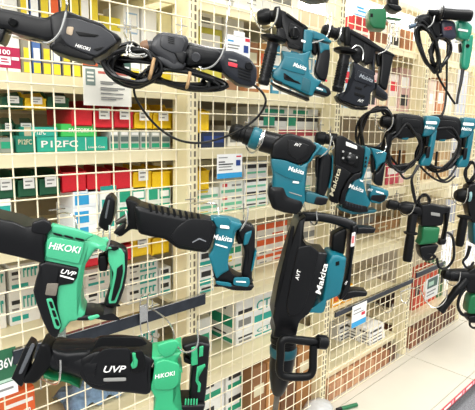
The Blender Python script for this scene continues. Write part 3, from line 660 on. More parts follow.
f.slab('recess_panel', [(95,355),(106,348),(128,348),(131,352),(131,371),(128,376),(100,386),(88,382),(84,372)], .006, GRAPH, .0405, .002, parent=b)
f.slab('lever_recess', [(131,351),(142,350),(145,357),(145,371),(131,374)], .006, BLK2, .0445, .002, parent=b)
f.slab('blade_lever', [(132,353),(135.5,353),(136,358),(138,361),(137,367),(132.5,369),(130.5,365),(133,361)], .008, GRN2, .048, .002)
f.text('UVP', (103.5,372.5), (126,372), 6.8, .0505, WHITE, .3)
f.decal('maker_stripe', [(103.5,378.2),(126,377.6),(126,381),(103.5,381.6)], .0485, GREYPR)
f.slab('motor_housing', [(152,346),(158,342),(169.5,339.3),(177,338),(182,344),(174.6,355.5),(182,363),(181,367),(180,385),(174,392.5),(186,405),(176,424),(160,424),(153,409),(156,393),(151,386),(150.5,378),(156,362)], .078, GRN2, 0, .008, rc=.12, dome=.004)
f.slab('motor_facet', [(157,345),(169,341),(176,340),(180,344),(173,355),(164,358),(158,352)], .008, GRN2, .039, .003)
f.slab('motor_facet', [(155,363),(164,359),(180,364),(179,384),(172,390),(154,390),(153,378)], .008, GRN2, .04, .003)
f.text('HiKOKI', (155,379), (175.5,375), 4.6, .0448, WHITE, .25)
f.slab('handle', [(182,340),(184,337),(197,334),(206,336.5),(209,340),(209,348),(206,388),(203,412),(190,412),(189,395),(190,372),(193,358),(186,352),(182,346)], .046, BLK, 0, .01)
f.slab('trigger', [(184,352),(190,355),(193,360),(191,365),(184,362),(183,356)], .026, BLK2, 0, .006)
f.slab('trigger_guard', [(191,345),(197,344),(197.5,362),(191,363.5)], .05, GRN2, 0, .002, rc=.08, sil=False)
f.slab('grip_inlay', [(199.5,347),(203.5,346),(203,356),(199,357)], .004, GRN2, .0235, .001, rc=.05)
f.slab('grip_inlay', [(197,367),(205,364),(205.5,366.5),(199.5,370),(198,380),(201,384),(200,392),(197.5,392),(198,386),(195.5,381)], .004, GRN2, .0235, .0008, rc=.05)
bb = f.slab('battery_mount', [(176,390),(203,389),(204,402),(200,424),(177,424),(184,406)], .07, BLK, 0, .006)
for k in range(5): f.slab('vent_rib', [(185+k*2.8,399),(186.6+k*2.8,399),(186.2+k*2.8,405),(184.6+k*2.8,405)], .003, GRN2, .0355, .0005, parent=bb)
hook(f, (40, 378), [(50,383,-.07),(56,384,-.01),(59,381,.045),(60.5,371,.058),(60.5,360,.055)], 'chrome hook curling in front of the lower green saw barrel')
hook(f, (152, 309), [(165,318,-.08),(173,330,-.05),(176,344,.02),(184,352,.045),(195,349,.052),(198,340,.05),(197,329,.05)], 'chrome hook from the black rail holding the lower green saw by its handle')

# upper green reciprocating saw
f = Fr('reciprocating_saw', 'green and black cordless saw hanging at the left, above the lower green saw', 'saw', 66, 262, -.25, 31)
f.slab('front_boot', [(-26,206),(-4,208),(10,211.5),(22,214),(33,219),(43,217),(50,221),(53,229),(49,238),(48,257),(44,263),(30,259.5),(18,256.5),(0,252.5),(-26,247)], .085, BLK, 0, .016, dome=.004)
f.slab('boot_collar', [(32,222),(43,218.5),(50,222),(52,229),(47,235),(31,233)], .01, GRAPH, .041, .004)
f.slab('body_shell', [(52,223),(62,225),(76,228),(95,234),(107,240),(113,245),(106,248),(95,250),(86,262),(82,280),(84,298),(87,304),(85,314),(80,320),(70,322),(61,334),(54,330),(46,300),(46,285),(44,262),(46,240)], .072, GRN, 0, .008, rc=.15)
f.slab('top_facet', [(53,224),(76,229),(95,235),(84,241),(70,238),(50,232)], .008, GRN, .036, .003)
for k in range(3): f.slab('vent_slot', [(53+k*11,232.5+k*2.4),(62+k*11,234.6+k*2.4),(62+k*11,236.6+k*2.4),(53.5+k*11,234.6+k*2.4)], .0025, BLK2, .0415, .0005)
f.slab('name_plate', [(47,240),(52,236.5),(66,239),(84,242.5),(83,251),(79,264),(64,261),(46,257)], .006, GRN, .039, .0015, rc=.1)
f.text('HiKOKI', (48.5,248.5), (80,253.5), 6.6, .0436, WHITE, .15)
f.slab('side_panel', [(46,258),(64,261.5),(80,265),(78,275),(74,281),(60,283),(58,298),(60,310),(63,322),(58,335),(51,332),(44,318),(37,298),(34.5,288),(37,278),(40,268),(40,262)], .082, BLK, 0, .006, rc=.15, sil=False)
f.slab('grip_patch', [(47,283.5),(58.5,283.5),(56,296),(45,295)], .003, PATCH, .042, .001, rc=.1)
f.text('UVP', (60.5,273), (75.5,276.5), 4.6, .0428, WHITE, .3)
f.decal('maker_stripe', [(60,274.8),(74,278.8),(74,280.2),(60,276.4)], .0417, WHITE)
fr_ = f.slab('grip_frame', [(46,299),(52,298.5),(61,326),(58.5,329.5),(54.5,328)], .004, GRN, .0425, .001, rc=.12)
for k in range(3): f.slab('frame_slot', [(48.5+k*2.9,301.5+k*8.8),(51.6+k*2.9,301.5+k*8.8),(54+k*2.9,308+k*8.8),(51+k*2.9,308.5+k*8.8)], .002, BLK2, .0448, .0004, parent=fr_)
f.slab('handle', [(106,243),(111,239),(118,241.5),(126,245.5),(128,252),(127,272),(124,289),(119,303),(114,309),(106,308),(104,302),(108,290),(112,276),(110,262),(106,252)], .046, BLK, 0, .009)
inl = f.slab('handle_inlay', [(108,250),(113,247.5),(121,249),(124.5,254),(125,270),(122,286),(116,303),(109,303.5),(108.5,298),(111.5,285),(113.5,273),(111,267),(108.5,262)], .006, GRN, .0225, .0015, rc=.1)
f.slab('grip_pad', [(117,268.5),(122.5,264),(123,272),(120,287),(114.5,300.5),(111,301),(113.5,288),(116,277)], .004, BLK2, .0265, .001, rc=.12, parent=inl)
f.slab('lock_button', [(111,246.5),(118,246),(119,249),(114,251),(110,249.5)], .004, BLK2, .026, .001)
f.slab('trigger', [(99,252.5),(107,251.5),(108.5,262),(107,271.5),(99,271.5),(98,262)], .028, BLK2, 0, .005)
f.slab('battery_mount', [(80,304),(92,302),(108,305),(117,309),(112,315),(100,318),(88,321),(76,321)], .074, BLK, 0, .005)
f.slab('mount_stripe', [(87,317),(98,314.5),(100,317),(90,321)], .006, GRN, .036, .002)
hook(f, (57, 214), [(66,213,-.09),(74,216,-.06),(76,222,-.045),(76.5,232,-.043)], 'chrome hook bending down behind the upper green saw')
hook(f, (103, 232), [(103,251,-.06),(104,252.5,0),(106.5,249,.04),(109.5,240,.05),(109.5,225,.045)], 'chrome hook curling up in front of the upper green saw handle')

# teal and black reciprocating saw
f = Fr('reciprocating_saw', 'teal and black cordless saw with a ribbed black nose, left of centre', 'saw', 180, 230, -.22, 39)
f.slab('shoe_plate', [(107,195),(113,192),(118,198),(116,214),(108,231),(103,230),(98,226),(100,216)], .045, BLK, 0, .005)
f.slab('shoe_slot', [(108,200),(110,200),(106.5,219),(104.5,218)], .002, mat('slot_grey', '#55585c', .3), .0232, .0005)  # same mid-grey strip on this shoe plate
f.slab('shoe_guard', [(126,199),(132,195.5),(140,199),(144,206),(144,220),(140,230),(131,229),(121,237),(113,233),(117,228),(125,222),(129,214)], .06, BLK2, 0, .008)
f.lathe('blade_clamp', (116,223), (128,217), [(0,2),(.4,3),(1,4)], DSTEEL, .02)
b = f.slab('front_housing', [(136,201),(148,202.5),(163,206),(179,209.5),(206,214.5),(213,217),(216,223),(215,231),(211,246),(206,253),(192,251),(177,248.5),(165,239),(150,236.5),(138,233.5)], .085, BLK, 0, .013, dome=.005)
for k in range(9): f.slab('top_rib', [(148+k*6,203.6+k*1.15),(151+k*6,204.2+k*1.15),(152.6+k*6,211+k*1.15),(150+k*6,212.5+k*1.15)], .006, BLK, .0405, .002, parent=b)
f.slab('shell_panel', [(190,218),(213,220),(213,231),(209,246),(205,250),(178,245),(170,237),(178,226)], .005, GRAPH, .0425, .002, parent=b)
f.slab('chevron', [(192,242),(199.5,238),(206,241),(206,242),(199.5,239.4),(192.5,243)], .001, mat('chevron_grey', '#75787c', .4), .0455, .0002, parent=b, rc=0)
f.slab('motor_housing', [(210,215.5),(219,214.8),(228,215.5),(236,218),(241,222),(240,228),(236,231),(233,244),(229,253),(227.5,262),(229,270),(222,274),(216.5,279),(211,262),(208,251),(212,244),(215,231),(214.5,220)], .068, TEAL, 0, .008, rc=.15, dome=.004)
f.slab('top_facet', [(212,217),(228,217),(231,222),(228,228),(217,228)], .006, TEAL, .035, .002)
f.decal('maker_stripe', [(220.5,225),(229,226),(229.5,229),(220,228)], .0385, WHITE)
f.text('Makita', (212,239), (232,242), 5.4, .0372, WHITE, .12)
f.decal('maker_stripe', [(215.5,243.6),(227.5,247),(227.5,248.4),(215.5,245)], .0352, WHITE)
f.slab('lower_grip', [(211,261),(217,271),(222,265),(226,261),(231,268),(238,272),(252,276),(252,282),(216,282),(214,276)], .055, BLK, 0, .006)
f.slab('handle', [(235,227),(237,221),(242,219.5),(251,222.5),(255,229),(255,251),(252.5,268),(252,282),(243,280),(241,270),(244,250),(242,243),(237,233)], .044, BLK, 0, .01)
f.slab('trigger', [(236,230),(242.5,228.5),(243,244),(238,244.5),(235.5,238)], .028, BLK2, 0, .005)
f.slab('handle_cap', [(243,229),(250.5,226.5),(251,236),(248,244.5),(243,245)], .05, TEAL, 0, .004)
f.slab('handle_spine', [(252.5,248),(254.8,246),(253,270),(251,272)], .048, TEAL, 0, .002, rc=.1)
bb = f.slab('battery_mount', [(214.5,276.5),(232,276),(250,276),(253.5,284),(251,291),(232,290.5),(216.5,284)], .075, BLK, 0, .006)
f.slab('mount_face', [(234,277.5),(249,277.5),(250,283),(248,287),(233,285)], .005, TEAL, .0375, .001, parent=bb)
f.slab('mount_edge', [(215,281),(231,283),(232,287),(217,284.5)], .005, TEAL, .037, .001, parent=bb)
f.decal('maker_stripe', [(236,281),(246,281.6),(246,282.8),(236,282.2)], .0406, WHITE, parent=bb)
hook(f, (116, 216), [(117,235,-.05),(122,233,.0),(127,224,.05),(125.5,210,.05)], 'chrome hook curling up in front of the ribbed saw nose')
hook(f, (190, 203), [(203,203,-.07),(215,204,-.06),(218,209,-.045),(219,214,-.04)], 'chrome hook bending down behind the ribbed saw top')
hook(f, (243, 212), [(246,222,-.05),(243,229,-.03),(240,231,.035),(247,219,.045),(248,207,.04)], 'chrome hook holding the ribbed saw by its handle')

# dark reciprocating saw, top left
f = Fr('reciprocating_saw', 'dark graphite saw body cut off by the top left of the picture', 'saw', 60, 38, -.22, 31)
f.slab('neck', [(-30,3),(-8,5.5),(5,9.5),(20,12),(35,16),(46,18),(54,14.5),(62,15),(62,44),(52,46),(38,42),(20,37),(12,33),(-30,26)], .066, GRAPH, 0, .014, dome=.004)
f.slab('motor_housing', [(50,16),(56,12),(66,10),(76,14),(90,19),(102,23),(108,29),(117,34),(122,42),(115,51),(107,58),(97,63),(88,62.5),(70,58),(53,52),(49,46),(53,40),(51,28)], .075, GRAPH, 0, .008, rc=.15)
f.slab('housing_plate', [(62,18),(75,18),(100,26),(112,34),(117,42),(108,48),(96,56),(80,51),(66,44),(60,35)], .006, GREYP, .0375, .002, rc=.15)
f.slab('vent_window', [(67,26.5),(74,27),(72,36),(66,33.5)], .003, mat('taupe_vent', '#b8a58b', .5), .0405, .0008)
f.slab('vent_window', [(75,31),(99,35),(95,37),(79,36)], .002, BLK2, .041, .0005, rc=.1)
f.slab('battery_socket', [(53,46),(60,44),(80,52),(95,58),(93,62),(87,61.5),(70,57.5),(53,51.5)], .08, BLK2, 0, .003, rc=.1, sil=False)
f.slab('vent_window', [(93,49),(104,46.5),(101,49.5),(97,51)], .002, BLK2, .041, .0005, rc=.1)
f.text('HiKOKI', (75,46.5), (90,51), 3.2, .0412, WHITE, .2)
f.slab('trigger', [(-12,26),(6,29),(12,33),(8,45),(4,46.5),(0,43),(-12,41)], .05, BLK, 0, .006)
f.lathe('lock_button', (12.3,22), (12.6,22), [(0,4),(.8,4),(1,3)], BLK2, .033, .041)
hook(f, (60, -6), [(66,0,.045),(66,12,.05),(60,32,.055),(50,42,.05),(40,42,.035),(25,39,-.05),(13,37,-.09)], 'chrome hook looping around the neck of the dark saw')

# corded grinder and its coil
f = Fr('angle_grinder', 'dark grey corded grinder hung lengthwise with its cable tied up', 'grinder', 190, 58, -.2, 39)
f.slab('gear_head', [(150,46),(153,38),(158,33),(164,31.5),(186,35.5),(189,43),(187,52),(183.5,63),(176,70),(166,63),(154,55)], .075, GREYP, 0, .01, rc=.18, dome=.003)
f.slab('gear_cover', [(161,33),(183,37),(186,43),(182,53),(172,53),(160,47)], .008, GREYP, .038, .003)
for k in range(4): f.slab('vent_slot', [(168,36.2+k*1.9),(174.5,37.8+k*1.9),(174.5,38.7+k*1.9),(168,37.1+k*1.9)], .0012, BLK2, .0426, .0002, rc=0)
f.slab('head_block', [(156,55),(172,58),(187,64),(184,72),(174,73),(158,63)], .07, GREYP, 0, .006)
f.slab('head_rim', [(173,51),(185,52),(187,56),(184,66),(178,62)], .082, GRAPH, 0, .004, sil=False)
f.lathe('nose', (146,46), (158,48), [(0,5),(.5,7),(1,8)], GREYP)
f.lathe('nose_ring', (141,48), (149,46), [(0,4),(.3,6),(1,6.5)], BROWNP)
f.lathe('barrel', (180,53), (224,61), [(0,11),(.2,12),(.6,11),(.85,11.5),(1,12)], GRAPH, 0)
f.slab('barrel_shell', [(186,43),(200,46),(221,50),(222,67),(206,67),(184,69)], .06, GRAPH, 0, .014, dome=.003)
f.lathe('side_button', (195.6,57.5), (195.9,57.5), [(0,5),(.7,5),(1,4)], GREYP, .03, .042)
b = f.slab('motor_housing', [(220,51),(233,50.5),(250,58),(257,68),(257,78),(254,86),(248,88),(236,86),(222,75),(218,64)], .068, SLATE, 0, .012, dome=.004)
f.slab('red_badge', [(228.4,61.8),(237.5,64),(237,67.6),(228.4,65.6)], .0012, REDPR, .0388, .0002, parent=b, rc=.1)
f.decal('maker_stripe', [(228.6,58.4),(237,60.4),(237,62),(228.6,60)], .0378, GREYPR, parent=b)
f.lathe('brush_cap', (249,66), (249.2,66), [(0,4.2),(.7,4.2),(1,3.4)], BLK, .032, .042, parent=b)
for k in range(4): f.slab('vent_slot', [(238,66.5+k*3),(251,71+k*3),(251,72.6+k*3),(238,68.1+k*3)], .0012, BLK2, .0386, .0002, parent=b, rc=0)
CA = f.tube('power_cord', [(252,84,0),(258,88,.01),(264,95,.01),(265.5,103,.01),(260,114,.0),(248,125,-.01),(232,134,-.02),(215,140,-.03),(198,143,-.03),(180,140.5,-.02),(164,132,-.01),(150,119,0),(138,102,.01),(134,90,.015),(137,79,.02),(146,71,.02),(158,68,.01)], 1.25, CABLE)
f.coil('cord_bundle', 133, 67, 26, 17, 11, 1.9, CABLE, .015, .07, .16, .15, seed=3)
f.coil('cord_bundle', 184, 79, 34, 8, 11, 1.9, CABLE, -.01, .07, .2, .2, seed=5)
f.coil('cord_bundle', 162, 73, 54, 9, 11, 1.8, CABLE, -.02, .06, .2, .2, seed=8)
f.tube('plug_cable', [(108,58,.03),(112,50,.04),(122,45,.04),(132,43,.04),(139,47,.03)], 1.7, CABLE)
f.tube('cable_tie', [(154,58,.052),(152,68,.056),(149.5,78,.05),(148,79,-.03)], 1.7, TAN, seg=6)
f.tube('cable_tie', [(190,72,.045),(189,79,.048),(187,87,.04),(186,88,-.03)], 1.6, TAN, seg=6)
hook(f, (181, 30), [(177,33,-.05),(170,38,-.045),(160,38,-.042)], 'thin chrome hook tip above the grinder gear head')
hook(f, (124, 33), [(128,42,.03),(126.5,52,.055),(131,57,.058),(143,57,.055),(147,55,.05)], 'bent chrome wire loop in front of the coiled grinder cable')
hook(f, (130, 31), [(132,42,.034),(129.5,50,.06),(134,54.5,.06),(145,54,.056)], 'second bent chrome wire loop beside the first, over the coiled cable')
hook(f, (229, 5), [(226.5,22,-.06),(226,38,.035),(222,54,.05),(214,65,.05),(204,69,.045),(199,67,.04)], 'chrome hook sweeping under the grinder barrel')

# teal cordless rotary hammer, top centre
f = Fr('rotary_hammer', 'teal cordless rotary hammer with a black side handle, top centre', 'rotary hammer', 295, 50, -.2, 46)
f.lathe('chuck', (257,17.5), (280,15.5), [(0,4),(.05,6.2),(.2,7.6),(.4,7.9),(.55,7.2),(.58,5.6),(.72,5.6),(.76,7),(1,7)], BLK2)
f.slab('gear_housing', [(277,8),(286,11.5),(289,17),(305,24.4),(308,29),(303,32),(301.5,53),(288.5,50),(284,42),(280,28),(276.5,22)], .07, BLK, 0, .004, rc=.12)
f.slab('mode_block', [(289,22),(300,26.5),(298.5,40),(288,37)], .012, BLK2, .036, .003)
f.slab('housing_rib', [(287,12.5),(304,24.5),(303,27),(286,15)], .008, BLK2, .036, .002, rc=.1)
f.slab('housing_rib', [(287,42),(300,46.5),(299.5,50.5),(288,47.5)], .008, BLK2, .036, .002, rc=.1)
f.lathe('mode_dial', (294,32.5), (294.3,32.5), [(0,5.4),(.8,5.4),(1,4.4)], GLOSS, .04, .052)
f.slab('mode_lever', [(292.5,27.5),(295.5,28),(295,37),(292.5,36.5)], .006, BLK2, .055, .002)
f.slab('depth_clamp', [(277,26),(286,29),(288,38),(283,45),(276,42)], .03, BLK, .02, .004)
f.slab('body_column', [(303,31),(308,29.4),(313.5,31.5),(312,42),(311.4,51),(306,56),(300.5,55)], .07, TEAL, 0, .004, rc=.12)
f.slab('upper_arm', [(309,30),(315,31),(324,34.5),(331.5,41),(329.5,45),(317,42.5),(309,41)], .05, TEAL, 0, .004, rc=.15)
f.slab('motor_body', [(281,51),(289,51.5),(301,53.5),(311.4,50.5),(308.6,60),(309.2,72),(314.5,78),(322,81),(314,92),(313,95.5),(309,97.5),(292,90),(276,83),(271,79.5),(272,72),(278,67),(282,60)], .076, TEAL, 0, .005, rc=.12)
f.slab('body_plate', [(284,56),(300,59),(305,64),(304.5,75),(289,71),(281,68)], .005, TEAL, .039, .0015, rc=.1)
f.slab('body_notch', [(283.5,73),(286,73.6),(286,77.6),(298.5,81.4),(301,84.4),(284,79.4)], .003, BLK2, .0385, .0008, rc=.05)
f.slab('body_groove', [(273,79),(282.5,82),(281.5,85),(274,82)], .002, BLK2, .0386, .0005)
f.slab('body_groove', [(303,77),(311,80.5),(309,93),(301,89.6)], .003, TEALD, .0385, .001, rc=.1)
f.slab('bottom_cover', [(271,81.5),(277,85),(300,94),(309,97.5),(309,101),(298,98),(280,91),(272,86)], .066, BLK2, 0, .003, rc=.1)
f.slab('battery', [(309,83),(317,80.5),(329.5,88),(331.5,93.5),(326,97.5),(311.5,94.5)], .07, BLK, 0, .005, rc=.18)
f.slab('battery_label', [(313,84.5),(325.5,89),(327,93),(314,89.5)], .0015, TEALD, .0358, .0003, rc=.1)
f.decal('maker_stripe', [(316.5,87),(323,89.3),(323,90.8),(316.5,88.6)], .0368, WHITE)
f.decal('red_dot', [(325.6,79.6),(327.4,80.2),(327,82),(325.2,81.4)], .024, REDPR)
f.text('Makita', (293,66.2), (306,70.4), 4, .0426, WHITE, .12)
f.decal('maker_stripe', [(301.5,39.4),(305.8,41),(305.3,43),(301,41.6)], .0365, WHITE)
f.slab('handle', [(316,42.5),(329.5,45),(330.5,55),(328,74),(325,82),(318,80.5),(313.5,75),(313.5,70),(317,56)], .044, BLK, 0, .006, rc=.2)
f.slab('handle_cap', [(318,42.5),(329.6,44.5),(328.5,51),(323,52),(318.5,56)], .047, TEAL, 0, .003, rc=.12)
f.slab('trigger', [(311,41),(317.5,43),(317.6,50),(316,56),(311.5,55)], .028, BLK2, 0, .005)
h_ = f.lathe('side_handle', (273,43), (263,85), [(0,6),(.1,5.2),(.2,6)]+ribs(6.2,5.9)+[(.88,6),(.97,5.4),(1,4.4)], BLK, .045)
f.lathe('handle_flange', (274,36), (272.6,42), [(0,9),(.3,13),(.7,12.5),(1,8)], BLK2, .04, parent=h_)
f.lathe('clamp_band', (277,7), (279,28), [(0,2.5),(.2,4),(.8,4),(1,2.5)], BLK2, .03)
hook(f, (251, 8), [(254,16,-.035),(258,25,-.0),(264,29.5,.03),(271,27.5,.055),(276,20,.06),(278,8,.06)], 'chrome hook looping under the chuck of the top centre teal hammer', .0026)
hook(f, (331, 20), [(330,28,-.05),(327,36,.0),(322,40,.03),(312,43,.04)], 'chrome hook over the handle of the top centre teal hammer')

# black cordless rotary hammer
f = Fr('rotary_hammer', 'all black cordless rotary hammer right of the teal one, top row', 'rotary hammer', 358, 62, -.2, 46)
f.lathe('chuck', (321.5,29.5), (341,35), [(0,3),(.07,5.4),(.25,6.5),(.5,6.6),(.52,5.2),(.72,5.4),(.75,6.5),(1,6.8)], BLK2)
f.slab('gear_housing', [(335,38),(342,27),(351.6,29),(367.5,37.5),(381,47),(379.5,53),(373.5,52),(372,62),(364,67),(351.6,58),(346,48),(338,45)], .066, BLK, 0, .004, rc=.12)
f.slab('housing_rib', [(352,30.5),(379,47.5),(378,50),(351,34)], .008, BLK2, .034, .002, rc=.1)
f.slab('housing_rib', [(364,44),(371,48),(370,61),(364.5,64)], .008, GRAPH, .034, .002, rc=.1)
f.slab('mode_block', [(352,46),(362,45),(364,58),(357,64),(351,57)], .012, BLK2, .034, .003)
f.lathe('mode_dial', (357.5,53), (357.8,53), [(0,5.5),(.8,5.5),(1,4.4)], GLOSS, .037, .047)
f.tube('depth_spring', [(351.5,49.5,.052),(354,46.8,.052),(358,45.6,.052),(361.5,48,.052),(363.4,53,.052),(362.6,60,.052)], .7, STEEL)
f.slab('body_column', [(371,50),(375.5,52),(375,66),(374,76),(368,74),(369,62)], .06, SLATE, 0, .004, rc=.12)
f.slab('motor_body', [(351.6,62),(363,66.5),(374,71),(375.5,88),(371,93),(368,106.5),(354,106.5),(334.5,100),(336,94.5),(345.5,91),(349,80)], .072, SLATE, 0, .005, rc=.12)
f.slab('body_plate', [(358,70),(374,76.5),(372,86),(354,80)], .005, SLATE, .038, .0015, rc=.08)
f.slab('body_groove', [(355,86),(362,88),(362,90.5),(355,88.5)], .0015, BLK2, .0375, .0003)
f.slab('body_groove', [(364,86),(370,82),(370,84),(364,88)], .0015, BLK2, .0375, .0003, rc=0)
f.slab('vent_row', [(354.5,92),(365,95.5),(364.5,98.5),(354.5,95)], .002, BLK2, .037, .0004, rc=.1)
f.slab('bottom_cover', [(334,96),(341,101),(354,107),(368,107),(367,110),(353,109.5),(336,102.5)], .066, BLK2, 0, .003, rc=.1)
f.text('Makita', (359,77), (372.5,82.5), 3.8, .0415, mat('grey_lettering', '#9aa0a6', .5), .12)
f.text('AVT', (357.5,101.4), (363,103), 3, .0382, WHITE, .2)
f.slab('handle', [(379.6,51),(393.6,55),(393,60),(389.6,76),(386,91),(379,88.5),(376,85),(378.4,66)], .044, BLK, 0, .006, rc=.2)
f.slab('handle_arm', [(374,45),(383,48),(394.5,54),(393.5,57.5),(380,55),(375,53)], .048, GRAPH, 0, .004, rc=.15)
f.slab('trigger', [(375,53.5),(380,55),(380,66),(376.5,67),(375,61)], .026, BLK2, 0, .004)
f.slab('battery', [(373,83),(378,85),(388,93.5),(388,98),(385,101),(372,96.5)], .066, SLATE, 0, .005, rc=.15)
f.slab('battery_label', [(376,88),(386,95),(385.5,98),(376,94)], .0015, GRAPH, .0335, .0003, rc=.1)
h_ = f.lathe('side_handle', (345,55), (337,92), [(0,5.5),(.1,5),(.2,5.7)]+ribs(5.8,5.6)+[(.88,5.8),(.97,5.2),(1,4.4)], BLK, .045)
f.lathe('handle_flange', (345.5,48), (344.4,54), [(0,8),(.3,11.5),(.7,11),(1,7)], BLK2, .04, parent=h_)
f.lathe('clamp_band', (347,27), (347,46), [(0,2.5),(.2,3.6),(.8,3.6),(1,2.5)], BLK2, .03)
hook(f, (327, 22), [(326,30,-.03),(324,36,0),(329,40.5,.02),(336,41,.045),(340,36,.055),(341.5,27,.055)], 'chrome hook looping under the chuck of the black rotary hammer', .0026)
hook(f, (391, 30), [(391,40,-.04),(389,47,.0),(385,51,.03),(378,54,.04)], 'chrome hook over the handle of the black rotary hammer')

# teal chipping hammer
f = Fr('chipping_hammer', 'teal chipping hammer with long black nose pointing left, centre', 'hammer', 290, 165, -.22, 45)
n_ = f.lathe('nose', (232,131), (252,137), [(0,6),(.08,8),(.4,8.8),(.44,8),(.6,8),(.64,9),(1,9.6)], BLK2)
f.lathe('nose_cap', (229.5,130.3), (233,131.3), [(0,3.5),(.3,5.8),(1,7)], BLK2, parent=n_)
f.lathe('teal_ring', (250.5,136.5), (259.5,140), [(0,9.6),(.15,11),(.85,11),(1,10.4)], TEAL)
f.lathe('silver_ring', (259,139.8), (261.5,140.7), [(0,10.9),(.5,11.2),(1,10.9)], STEEL)
f.lathe('barrel', (261,140.5), (286,147), [(0,10.6),(.5,11),(1,11.5)], BLK)
f.slab('gear_housing', [(271,142),(281,134.5),(290,133),(310,139.5),(317,146),(315,152),(307,162),(298,165),(284,160),(270,158)], .075, BLK, 0, .008, rc=.18)
f.slab('housing_plate', [(288,139),(309,145),(307,156),(297,161),(288,153)], .006, GRAPH, .038, .002, rc=.1)
f.text('AVT', (294,145.5), (301,147), 3, .0425, WHITE, .2)
f.slab('motor_body', [(270,157),(284,159),(298,164),(306,160),(310,152),(317,145),(322,147),(316,154),(309,162),(306,168),(305.5,184),(305,202),(300,207),(280,204),(269,193),(273,176),(271,166)], .076, TEAL, 0, .007, rc=.15, dome=.003)
f.slab('body_facet', [(271,158.5),(283,160),(298,166),(303,175),(301,182),(287,178),(273,171)], .005, TEAL, .039, .002)
f.slab('lower_cover', [(268.6,182),(283,183.5),(286.6,193),(303,199),(302,210),(297,215),(284,213),(272,208.5),(267,193)], .084, BLK, 0, .008, rc=.2, dome=.003)
f.text('Makita', (288,170.2), (303.5,174.6), 4.4, .0428, WHITE, .12)
f.decal('maker_stripe', [(293,181),(299,181.6),(299,183.6),(292.5,183)], .0395, WHITE)
f.decal('maker_stripe', [(289,191.6),(302,195.6),(302,196.6),(289,192.6)], .0395, GREYPR)
f.slab('upper_arm', [(306,152),(309,144),(315,142),(322,146),(330,150),(326,156),(316,155),(310,163)], .05, TEAL, 0, .006)
f.slab('handle', [(318,148),(327,150.5),(332.5,158),(331.5,174),(328,190),(324,198),(316,196),(314.6,190),(316,172),(318,160)], .044, BLK, 0, .012)
f.slab('trigger', [(315,157),(319,156),(319,176),(316,178),(314.5,168)], .026, BLK2, 0, .004)
f.slab('handle_spine', [(330,152),(332.5,157),(332,174),(328.5,188),(327.5,187),(330.5,172)], .046, TEAL, 0, .002, rc=.1)
f.slab('lower_arm', [(304,189),(315,192),(328,197),(327,203),(322,206),(303,201)], .05, TEALD, 0, .005)
f.slab('arm_cap', [(314,193.5),(328,197.5),(326.5,204.5),(320,205.5),(312,202)], .056, BLK, 0, .004)
hook(f, (248, 126), [(246,144,-.04),(250,152,-.01),(256,151,.03),(262,142,.058),(265,130,.055)], 'chrome hook wrapped round the ring of the teal chipping hammer', .0026)
hook(f, (330, 134), [(334,146,-.05),(327,151,-.02),(320,157,.035),(328,150,.045),(332,136,.04)], 'chrome hook through the handle of the teal chipping hammer')

# teal and black rotary hammer
f = Fr('rotary_hammer', 'black and teal rotary hammer hanging right of the teal chipping hammer', 'rotary hammer', 356, 172, -.2, 46)
f.lathe('chuck', (315,137.5), (336,140), [(0,3.5),(.06,5.4),(.25,6.6),(.45,6.6),(.5,5.2),(.68,5.2),(.72,6.4),(1,6.4)], BLK2)
f.slab('gear_housing', [(333,138),(336,136),(341,135.5),(366,149),(362,171),(353,174),(332,165),(332,146)], .066, BLK, 0, .004, rc=.12)
f.slab('white_sticker', [(346,141.4),(357,146),(357,149.4),(346,145.6)], .0012, WHITE, .0345, .0003, rc=.1)
f.slab('mode_block', [(342,150),(360,156),(358,168),(342,162.5)], .012, BLK2, .034, .003, rc=.1)
f.lathe('mode_dial', (351,159), (351.3,159), [(0,5),(.8,5),(1,4)], GLOSS, .038, .048)
for q in ((343,151.5),(350,153.5),(343,158),(356.5,157.5)): f.lathe('screw', q, (q[0]+.2,q[1]), [(0,1.2),(1,1.1)], STEEL, .038, .0425, seg=10)
f.slab('side_case', [(333,163),(342,167),(352,173.5),(347,180),(341,191),(338,204),(330,201),(326.5,197),(330,178)], .07, BLK, 0, .004, rc=.1)
f.text('Makita', (333,196.5), (341,169), 4.2, .0365, GOLD, .15)
f.slab('body_column', [(361,145),(369.5,148.5),(371,152),(367,168),(364,178),(361,187),(354,181),(359,173)], .072, TEAL, 0, .004, rc=.12)
for k in range(3): f.slab('column_vent', [(365.4-k*.4,156.5+k*4),(367.2-k*.4,156.9+k*4),(366.8-k*.4,159.6+k*4),(365-k*.4,159.2+k*4)], .001, BLK2, .0366, .0002, rc=0)
f.slab('motor_body', [(352,176),(361,178),(364.5,186),(367,196),(371,203),(367,209),(352,208),(339,205),(340,198),(346,185)], .074, TEAL, 0, .005, rc=.12)
f.slab('knee_cover', [(341,191),(347,179.5),(353,173.5),(361,171.5),(359,177.5),(349.5,182),(345.5,193),(344,203),(338.5,204)], .08, GRAPH, 0, .003, rc=.12, sil=False)
f.slab('rear_cover', [(342,199),(354,203),(366,205.5),(367,211),(358,212),(341,206.5)], .078, BLK, 0, .003, rc=.12, sil=False)
for k in range(6): f.slab('vent_slot', [(346+k*3,202.6+k*.7),(347.6+k*3,202.9+k*.7),(347.6+k*3,206+k*.7),(346+k*3,205.7+k*.7)], .0012, SLATE, .0396, .0002, rc=0)
f.slab('bottom_cover', [(337,203.5),(350,209),(376,209),(375,213),(352,214.5),(337,208)], .066, TEALD, 0, .003, rc=.1)
f.text('Makita', (348.5,187.6), (363,192.4), 4.2, .0405, WHITE, .12)
f.text('AVT', (367.5,190.6), (372,192), 2.8, .0405, WHITE, .2)
f.decal('maker_stripe', [(360,179.6),(363,180.6),(363,182.2),(360,181.2)], .0378, WHITE)
f.slab('handle_cap', [(368,147),(376,149),(387,152.5),(385,162),(379,165),(375.5,171),(372.5,160)], .047, TEAL, 0, .004, rc=.12)
